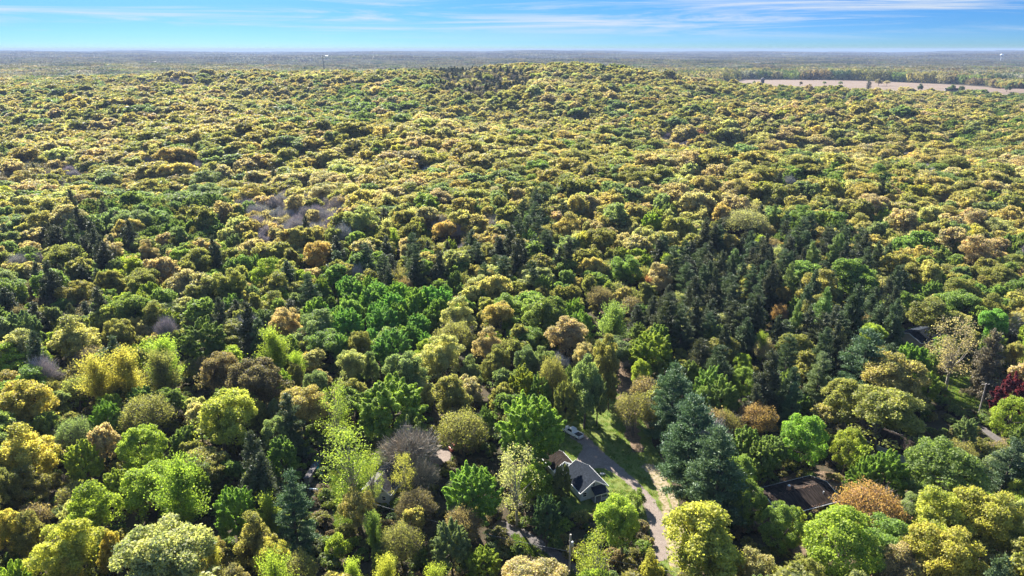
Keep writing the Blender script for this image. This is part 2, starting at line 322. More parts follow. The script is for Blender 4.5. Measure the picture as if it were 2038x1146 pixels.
# ------------------------------------------------------------------ trees: crowns made of leaf sprays on clumps
def unit(v): return v/np.maximum(np.linalg.norm(v, axis=-1, keepdims=True), 1e-9)
def kites(pos, axis, nrm_, length, width, rng):
    n = len(pos); t = unit(axis); b = unit(np.cross(nrm_, t)); L = (length*rng.uniform(0.7, 1.3, n))[:, None]; w = (width*rng.uniform(0.7, 1.3, n))[:, None]
    k = rng.uniform(-0.15, 0.25, (n, 1))
    return np.stack([pos-t*L*0.5, pos+t*L*k+b*w*0.5, pos+t*L*0.5, pos+t*L*k-b*w*0.5], 1)
def rdir(rng, n): return unit(rng.normal(size=(n, 3)))
class Crown:
    def __init__(s): s.q = []; s.var = []; s.mi = []
    def add(s, q, var, mi=0): s.q.append(q); s.var.append(var); s.mi.append(np.full(len(q), mi))
    def mesh(s, name, mats, trunk=None):
        q = np.concatenate(s.q).reshape(-1, 3).astype(np.float32); n = len(q)//4; var = np.concatenate(s.var); mi = np.concatenate(s.mi).astype(np.int32)
        tv = tf = None
        if trunk is not None: tv = np.array(trunk.v, np.float32); tf = [f for f in trunk.f if len(f) == 4]
        nt_ = 0 if tv is None else len(tf)
        me = bpy.data.meshes.new(name); allv = q if tv is None else np.concatenate([q, tv])
        me.vertices.add(len(allv)); me.vertices.foreach_set('co', allv.ravel())
        idx = np.arange(n*4, dtype=np.int32)
        if nt_: idx = np.concatenate([idx, np.array(tf, np.int32).ravel()+n*4])
        me.loops.add(len(idx)); me.loops.foreach_set('vertex_index', idx)
        me.polygons.add(n+nt_); me.polygons.foreach_set('loop_start', np.arange(n+nt_, dtype=np.int32)*4)
        if nt_: mi = np.concatenate([mi, np.full(nt_, len(mats)-1, np.int32)])
        for m in mats: me.materials.append(m)
        me.polygons.foreach_set('material_index', mi)
        a = me.attributes.new('leafvar', 'FLOAT', 'POINT'); a.data.foreach_set('value', np.concatenate([np.repeat(var, 4), np.zeros(len(allv)-n*4)]).astype(np.float32))
        me.update(calc_edges=True); return me
def leaf_clump(C, rng, c, r, s, cover, out, jit=0.7, up=0.25, flat=0.8, base=0.5, asp=0.72, shell=0.62):
    # leaves over the sunny side of one clump, facing out of it
    area = 4*math.pi*r*r*0.7; n = max(4, int(area*cover/(0.5*s*s*asp)))
    d = unit(rdir(rng, n)+out*0.75+np.array([0, 0, up])); p = c+d*r*(1.12-shell*rng.random((n, 1))**1.3)*np.array([1, 1, flat])+rng.normal(0, 0.1, (n, 3))
    nr_ = unit(d+jit*rng.normal(size=(n, 3))); ax = np.cross(nr_, rdir(rng, n))
    C.add(kites(p, ax, nr_, s, s*asp, rng), np.clip(base+rng.normal(0, 0.16, n), 0, 1))
def limbs(tk, rng, H, base_r, targets, fork=0.35, n=6, lean=0.3):
    top = np.array([rng.normal(0, lean), rng.normal(0, lean), H*0.72])
    tk.tube([(0, 0, -0.4), (top[0]*0.25, top[1]*0.25, H*0.2), (top[0]*0.6, top[1]*0.6, H*0.45), tuple(top)], [base_r*1.25, base_r, base_r*0.7, base_r*0.25], n, 0, False)
    for t in targets:
        z0 = min(H*rng.uniform(fork, fork+0.28), t[2]*0.85); s0 = np.array([top[0]*z0/H, top[1]*z0/H, z0]); mid = s0*0.45+t*0.55+np.array([0, 0, -0.3+rng.normal(0, 0.4)])
        tk.tube([tuple(s0), tuple(mid), tuple(t)], [base_r*0.42, base_r*0.26, base_r*0.08], 5, 0, False)
def sp_oak(rng, s, cov):                           # irregular dome: a few lobes, each of separate cauliflower clumps
    Rr, H = 6.0, 15.0; C = Crown(); tg = []; nl = int(rng.integers(3, 7)); th0 = rng.uniform(0, 6.28)
    for L in range(nl):
        th = th0+L*6.283/nl+rng.normal(0, 0.4); off = rng.uniform(0.25, 0.6)*Rr; lr = rng.uniform(0.36, 0.64)*Rr; lc = np.array([off*math.cos(th), off*math.sin(th), H-lr*0.95-rng.uniform(0.6, 5.2)])
        if L == 0: lc = np.array([rng.normal(0, 0.6), rng.normal(0, 0.6), H-lr*0.95-0.9])
        n = int(27*(lr/3.2)**2); a = rdir(rng, n*4); a = a[a[:, 2] > -0.6][:n]; cen = lc+a*rng.uniform(0.6, 1.0, (len(a), 1))*np.array([lr-0.6, lr-0.6, lr*1.05])
        lb = rng.uniform(-0.08, 0.08)
        for c, o in zip(cen, a):
            leaf_clump(C, rng, c, rng.uniform(0.6, 1.5), s, cov, o, jit=1.05, base=0.5+lb+rng.uniform(-0.2, 0.2)); tg.append(c)
    for k in range(10):
        q = np.array([rng.normal(0, 2.4), rng.normal(0, 2.4), H-rng.uniform(6, 10)]); leaf_clump(C, rng, q, rng.uniform(1.0, 1.7), s*1.2, cov*0.4, np.array([0, 0, 0.5]), base=0.35)
    tg = np.array(tg); return C, tg[rng.permutation(len(tg))[:14]], Rr, H, 0.34
def sp_maple(rng, s, cov):                         # fuller crown of upward pointing sprays
    Rr, H = 6.0, 16.0; C = Crown(); n = 190; a = rdir(rng, n*3); a = a[a[:, 2] > -0.66][:n]
    f = rng.uniform(0.62, 0.97, (len(a), 1)); cen = np.array([0, 0, H-7.6])+a*f*np.array([Rr-0.9, Rr-0.9, 6.6])
    cen *= 1+rng.normal(0, 0.03, (len(a), 1))
    for c, o in zip(cen, a):
        ln = rng.uniform(0.9, 1.9); dr = unit(o+np.array([0, 0, 0.7])+0.3*rng.normal(size=3)); r0 = rng.uniform(0.5, 0.8)
        nn = max(5, int(cov*9.5*ln*r0*1.5/(0.5*s*s*0.6))); u = rng.random((nn, 1)); rad = r0*(1-0.75*u)
        p = c+dr*(u-0.35)*ln+rdir(rng, nn)*rad; nr_ = unit(unit(p-c)+dr*0.2+0.8*rng.normal(size=(nn, 3))); ax = np.cross(nr_, rdir(rng, nn))
        C.add(kites(p, ax, nr_, s*0.95, s*0.6, rng), np.clip(rng.uniform(0.3, 0.7)+rng.normal(0, 0.16, nn), 0, 1))
    return C, cen[rng.permutation(len(cen))[:12]], Rr, H, 0.34
def sp_ovate(rng, s, cov):                         # dense egg of fine leaves
    Rr, H = 5.0, 14.0; C = Crown(); n = 110; a = rdir(rng, n*2); a = a[a[:, 2] > -0.8][:n]
    f = rng.uniform(0.7, 0.95, (len(a), 1)); sh = np.where(a[:, 2:3] > 0, 1-0.25*a[:, 2:3]**2, 1)
    cen = np.array([0, 0, H-6.3])+a*f*np.array([Rr-0.6, Rr-0.6, 5.7])*np.concatenate([sh, sh, np.ones_like(sh)], 1)
    for c, o in zip(cen, a): leaf_clump(C, rng, c, rng.uniform(0.65, 1.15), s*0.85, cov, o, jit=0.85, base=rng.uniform(0.35, 0.65), shell=0.5)
    return C, cen[rng.permutation(len(cen))[:10]], Rr, H, 0.26
def sp_sparse(rng, s, cov):                        # tall thin tree, leaves in loose tufts, limbs showing
    Rr, H = 4.0, 17.0; C = Crown(); cen = []
    for k in range(58):
        u = rng.random(); z = H*(0.28+0.70*u); w = Rr*(0.35+0.65*math.sin(math.pi*min(1, 0.25+u*0.72)))*rng.uniform(0.25, 1.0); th = rng.uniform(0, 6.28); cen.append((w*math.cos(th), w*math.sin(th), z))
    cen = np.array(cen)
    for c in cen:
        sq = s; s = sq*0.74; nn = max(3, int(14*cov*0.36/(s*s))); p = c+rng.normal(0, 0.55, (nn, 3)); nr_ = rdir(rng, nn); C.add(kites(p, np.cross(nr_, rdir(rng, nn)), nr_, s, s*0.7, rng), np.clip(0.5+rng.normal(0, 0.2, nn), 0, 1)); s = sq
    return C, cen[rng.permutation(len(cen))[:30]], Rr, H, 0.24
def twig_fill(C, rng, Rr, H, zc, rz, n, wd, mi, ln=1.7):
    a = rdir(rng, n); a[:, 2] = np.abs(a[:, 2])*0.9-0.25*rng.random(n); f = rng.uniform(0.35, 0.97, (n, 1))*(1+0.14*np.sin(a[:, :1]*6+a[:, 1:2]*4+rng.uniform(0, 6))+0.12*np.sin(a[:, 2:3]*9+a[:, :1]*5))
    p = np.array([0, 0, zc])+a*f*np.array([Rr, Rr, rz]); ax = unit(a*np.array([1, 1, 1.0])+np.array([0, 0, 0.6])+0.5*rng.normal(size=(n, 3)))
    C.add(kites(p, ax, rdir(rng, n), ln, wd, rng), rng.uniform(0.0, 1.0, n), mi); return p
def sp_twiggy(rng, s, cov):                        # fine twigs with a thin flush of young leaves at their tips
    Rr, H = 5.5, 12.0; C = Crown(); k = (0.6/s)
    twig_fill(C, rng, Rr, H, H-5.6, 5.0, int(1500*k), 0.075/k, 1)
    n = int(3800*cov*k*k); a = rdir(rng, n); a[:, 2] = np.abs(a[:, 2])-0.3*rng.random(n); f = rng.uniform(0.55, 1.0, (n, 1))**0.7
    lump = 1+0.10*np.sin(a[:, :1]*7+a[:, 1:2]*5+rng.uniform(0, 6))+0.08*np.sin(a[:, 2:3]*11+a[:, :1]*6)
    p = np.array([0, 0, H-5.6])+a*f*lump*np.array([Rr, Rr, 5.2]); nr_ = unit(a+0.9*rng.normal(size=(n, 3)))
    C.add(kites(p, np.cross(nr_, rdir(rng, n)), nr_, s*0.75, s*0.5, rng), np.clip(0.5+rng.normal(0, 0.2, n), 0, 1))
    return C, p[rng.permutation(n)[:26]], Rr, H, 0.28
def sp_bare(rng, s, cov):                          # leafless, only twigs
    Rr, H = 5.0, 13.0; C = Crown(); k = 0.6/s
    p = twig_fill(C, rng, Rr, H, H-6.0, 5.8, int((2600 if s < 0.5 else 5200)*k), 0.095/k, 0, 1.9)
    return C, p[rng.permutation(len(p))[:34]], Rr, H, 0.26
def sp_pine(rng, s, cov):                          # white pine: tiers of plume-like boughs
    Rr, H = 4.6, 19.0; C = Crown(); ends = []
    for L in range(13):
        u = L/12; z = H*(0.10+0.88*u); rr = Rr*(1-u)**0.55*(0.7+0.35*rng.random())+0.4
        for b in range(7 if u < 0.8 else 4):
            th = rng.uniform(0, 6.28); ln = rr*rng.uniform(0.65, 1.1); d = np.array([math.cos(th), math.sin(th), 0.12+0.55*u]); e = np.array([0, 0, z])+d*ln; ends.append(e)
            n = max(5, int(ln*62*cov*(0.6/s)**2)); t = rng.random((n, 1))**0.7; p = np.array([0, 0, z])+d*ln*(0.15+0.85*t)+rng.normal(0, 1, (n, 3))*np.array([0.42, 0.42, 0.2])*(0.5+t*0.6)
            ax = unit(d*0.8+np.array([0, 0, 0.6])+0.6*rng.normal(size=(n, 3))); nr_ = unit(np.array([0, 0, 0.9])+d*0.3+0.6*rng.normal(size=(n, 3)))
            C.add(kites(p, ax, nr_, s*1.25, s*0.42, rng), np.clip(rng.uniform(0.35, 0.65)+0.12*(t[:, 0]-0.5)+rng.normal(0, 0.15, n), 0, 1))
    return C, np.array(ends)[rng.permutation(len(ends))[:14]], Rr, H, 0.3
def sp_cedar(rng, s, cov):                         # narrow dark conifer, ragged cone
    Rr, H = 3.6, 13.0; C = Crown(); ends = []; kx = rng.normal(0, 0.35, 2)
    for L in range(20):
        u = L/19; z = H*(0.10+0.89*u); rr = Rr*(1-u)**0.62*(0.7+0.5*rng.random())+0.3
        for b in range(max(4, int(8*(1-u)+3))):
            th = rng.uniform(0, 6.28); ln = rr*rng.uniform(0.7, 1.12); d = np.array([math.cos(th), math.sin(th), -0.15+0.5*u])
            n = max(4, int(ln*34*cov*(0.6/s)**2)); t = rng.random((n, 1))**0.6; p = np.array([0, 0, z])+d*ln*t+rng.normal(0, 0.24, (n, 3))
            ax = unit(d+np.array([0, 0, 0.25])+0.5*rng.normal(size=(n, 3))); nr_ = unit(np.array([0, 0, 0.7])+d*0.7+0.5*rng.normal(size=(n, 3)))
            C.add(kites(p, ax, nr_, s*1.05, s*0.5, rng), np.clip(rng.uniform(0.3, 0.7)+rng.normal(0, 0.15, n), 0, 1))
    return C, np.zeros((0, 3)), Rr, H, 0.2
def sp_feather(rng, s, cov):                       # airy, fine, upswept branches
    Rr, H = 5.2, 15.0; C = Crown(); ends = []
    for k in range(60):
        th = rng.uniform(0, 6.28); u = rng.random(); e = np.array([math.cos(th), math.sin(th), 0])*Rr*rng.uniform(0.15, 0.95)*(1-0.4*u)+np.array([0, 0, H*(0.42+0.56*u)]); st = np.array([e[0]*0.25, e[1]*0.25, e[2]-3.2]); ends.append(e)
        n = max(5, int(95*cov*(0.6/s)**2)); t = rng.random((n, 1)); p = st+(e-st)*t+rng.normal(0, 0.5, (n, 3))*(0.5+t*0.7); d = unit(e-st)
        nr_ = unit(rng.normal(size=(n, 3))+np.array([0, 0, 0.5])); ax = unit(d+0.6*rng.normal(size=(n, 3)))
        C.add(kites(p, ax, nr_, s*0.95, s*0.5, rng), np.clip(rng.uniform(0.35, 0.65)+rng.normal(0, 0.18, n), 0, 1))
    return C, np.array(ends)[rng.permutation(60)[:11]], Rr, H, 0.24
def sp_shrub(rng, s, cov):
    Rr, H = 2.4, 3.6; C = Crown(); a = rdir(rng, 60); a = a[a[:, 2] > -0.35][:30]; cen = np.array([0, 0, 1.7])+a*np.array([1.8, 1.8, 1.4])*rng.uniform(0.5, 1, (len(a), 1))
    for c, o in zip(cen, a): leaf_clump(C, rng, c, rng.uniform(0.4, 0.75), s*0.75, cov, o, base=rng.uniform(0.3, 0.7))
    return C, cen[:5], Rr, H, 0.08
SPEC = dict(oak=(sp_oak, 6, 'leaf'), maple=(sp_maple, 3, 'leaf'), ovate=(sp_ovate, 2, 'leaf'), sparse=(sp_sparse, 2, 'leaf'), twiggy=(sp_twiggy, 2, 'leaf'),
            bare=(sp_bare, 2, 'twig'), pine=(sp_pine, 3, 'needle'), cedar=(sp_cedar, 3, 'needle'), feather=(sp_feather, 2, 'leaf'), shrub=(sp_shrub, 2, 'leaf'))
PALE = {'sparse'}
PROTO = {}                                          # species -> list of (crown mesh, trunk mesh, R, H)
MID = bpy.data.collections.new('woodland_kinds'); FAR = bpy.data.collections.new('far_woodland_kinds')
MIDX, FARX = {}, {}
def build_protos():
    im = jf = 0
    for si, (sp, (fn, nv, mk)) in enumerate(SPEC.items()):
        PROTO[sp] = []; MIDX[sp] = []; FARX[sp] = []
        for v in range(nv):
            C, targ, Rr, H, br = fn(np.random.default_rng(100*si+v), 0.37, 0.82)
            cm_ = C.mesh('crown', [M['bark' if False else mk], M['twig']] if mk != 'twig' else [M['bare_twig'], M['twig']])
            tk = MB(); limbs(tk, np.random.default_rng(100*si+v+50), H, br, targ, 0.3 if sp in ('oak', 'maple', 'twiggy', 'bare') else 0.25)
            me = bpy.data.meshes.new('trunk'); me.from_pydata(tk.v, [], tk.f); me.update(); me.materials.append(M['palebark' if sp in PALE else 'bark']); me.polygons.foreach_set('use_smooth', [True]*len(me.polygons))
            PROTO[sp].append((cm_, me, Rr, H))
            for store, coll, s, cv in ((MIDX, MID, 0.64, 0.86), (FARX, FAR, 1.0, 0.95)):
                rg = np.random.default_rng(100*si+v); C2, t2, _, _, _ = fn(rg, s, cv)
                tk2 = MB(); limbs(tk2, np.random.default_rng(100*si+v+50), H, br, t2[:6] if coll is MID else t2[:0], 0.3, 4)
                m2 = C2.mesh('forest_tree', ([M[mk], M['twig']] if mk != 'twig' else [M['bare_twig'], M['twig']])+[M['bark']], tk2)
                idx = im if coll is MID else jf
                o = bpy.data.objects.new(f"{'woodland' if coll is MID else 'distant'}_tree_{idx:03d}", m2); coll.objects.link(o); store[sp].append((idx, Rr, H))
                if coll is MID: im += 1
                else: jf += 1
build_protos()
def grove_protos(coll, n0, size, ndome, rdome, cards, s):
    # patches of far canopy: many domes in one mesh
    for v in range(n0):
        rng = np.random.default_rng(900+v+int(size)); C = Crown()
        for k in range(ndome):
            c = np.array([rng.uniform(-size/2, size/2), rng.uniform(-size/2, size/2), rng.uniform(6, 10)]); r = rdome*rng.uniform(0.7, 1.25); d = unit(rdir(rng, cards)+np.array([0, 0, 0.5]))
            nr_ = unit(d+0.55*rng.normal(size=(cards, 3))); C.add(kites(c+d*np.array([r, r, min(r, 7)]), np.cross(nr_, rdir(rng, cards)), nr_, s, s*0.8, rng), np.clip(rng.uniform(0.2, 0.8)+rng.normal(0, 0.1, cards), 0, 1))
        coll.objects.link(bpy.data.objects.new(f'far_grove_{len(coll.objects):03d}', C.mesh('far_grove', [M['leaf']])))
GROVE = bpy.data.collections.new('grove_kinds'); grove_protos(GROVE, 4, 60, 46, 6.5, 44, 2.7)
BIG = bpy.data.collections.new('big_grove_kinds'); grove_protos(BIG, 3, 240, 240, 10, 14, 6.5)

# ------------------------------------------------------------------ palette (base colours)
TINT = dict(gold=(0.43, 0.355, 0.15), tan=(0.46, 0.37, 0.23), yellow=(0.42, 0.405, 0.10), lime=(0.31, 0.37, 0.07), bright=(0.235, 0.345, 0.07), emerald=(0.22, 0.38, 0.10),
            green=(0.215, 0.285, 0.085), olive=(0.29, 0.275, 0.10), sage=(0.22, 0.27, 0.13), pale=(0.43, 0.41, 0.20), pine=(0.095, 0.135, 0.065), bluepine=(0.105, 0.16, 0.085), russet=(0.47, 0.33, 0.14), dark=(0.085, 0.098, 0.055),
            rust=(0.43, 0.275, 0.125), brown=(0.29, 0.22, 0.13), burgundy=(0.16, 0.025, 0.045), grey=(0.38, 0.35, 0.345), taupe=(0.30, 0.265, 0.22), amber=(0.48, 0.39, 0.115), red=(0.34, 0.16, 0.10), dkbrown=(0.19, 0.15, 0.105))
CNAME = dict(gold='golden', tan='tan', yellow='yellow', lime='lime green', bright='bright green', emerald='emerald green', green='green', olive='olive green', sage='sage green', pale='pale green',
             pine='dark green', bluepine='blue green', dark='blackish green', rust='rust orange', brown='brown', burgundy='burgundy', grey='grey', taupe='greyish brown', amber='amber golden', russet='russet', red='red', dkbrown='dark brown')
KIND = dict(oak='broadleaf_tree', maple='broadleaf_tree', ovate='broadleaf_tree', sparse='broadleaf_tree', feather='broadleaf_tree', twiggy='broadleaf_tree', bare='bare_tree', pine='pine_tree', cedar='conifer_tree', shrub='shrub')
HEIGHT = dict(oak=(0.55, 8), maple=(0.6, 8.5), ovate=(0.8, 6), sparse=(1.0, 9), twiggy=(0.5, 6.5), bare=(0.6, 7), pine=(1.1, 8), cedar=(1.3, 7), feather=(0.7, 8), shrub=(0.85, 0.6))
GROUPN = dict(broadleaf_tree='broadleaf trees of the wood', bare_tree='bare trees of the wood', pine_tree='pine trees of the wood', conifer_tree='dark conifers of the wood', shrub='shrubs under the trees')
NOUN = dict(broadleaf_tree='broadleaf tree', bare_tree='leafless tree', pine_tree='pine tree', conifer_tree='conifer', shrub='shrub')
rngT = random.Random(11)
HAND = []                                           # (x, y, crown radius, height, px, top, width px)
def grow(sp, x, y, width, h, color, label, jitter=True):
    v = rngT.randrange(len(PROTO[sp])); cm_, tm, Rr, H0 = PROTO[sp][v]; kind = KIND[sp]
    root = empty(kind, (x, y, float(T(x, y))), rngT.uniform(0, 6.28), label, 'shrub' if kind == 'shrub' else 'tree', GROUPN[kind])
    root.rotation_euler = (rngT.gauss(0, 0.03), rngT.gauss(0, 0.03), root.rotation_euler.z)
    root.scale = (width/2/Rr*rngT.uniform(0.95, 1.05), width/2/Rr*rngT.uniform(0.95, 1.05), h/H0)
    t = link(bpy.data.objects.new('trunk', tm), root); c = link(bpy.data.objects.new('crown', cm_), root)
    j = [rngT.uniform(0.9, 1.12) for _ in range(3)] if jitter else [1, 1, 1]; k = rngT.uniform(0.9, 1.1)
    c['tint'] = [float(a*k*(1+(b-1)*0.5)) for a, b in zip(TINT[color], j)]
    return root
LAND = []                                           # landmarks other trees are described by: (px, py, phrase)
def hand(cx, top, w, sp, color, label, lm=None, h=None):
    hh = h or 14.0
    top0 = top
    for _ in range(6):
        p = at(cx, top, hh); zc = project(*p)[2]; wid = w*zc/FPX
        if h is None: a, b = HEIGHT[sp]; hh = a*wid+b
        # a wide dome shows its far shoulder above its summit: bring it down so the outline starts at the pixel
        phi = PITCH+math.atan((top0-573)/FPX); bb = 0.42*hh; ex = math.hypot(bb*math.cos(phi), wid*0.46*math.sin(phi))-bb*math.cos(phi)
        top = top0+ex*(0.3 if sp in ('pine', 'cedar', 'sparse') else 0.9)*FPX/zc
    p = at(cx, top, hh)
    if p.y > 285: p = at_far(cx, top, hh); zc = project(*p)[2]; wid = w*zc/FPX
    HAND.append((p.x, p.y, wid/2, hh, cx, top, w)); grow(sp, p.x, p.y, wid, hh, color, label)
    if lm: LAND.append((cx, top+w*0.45, lm))
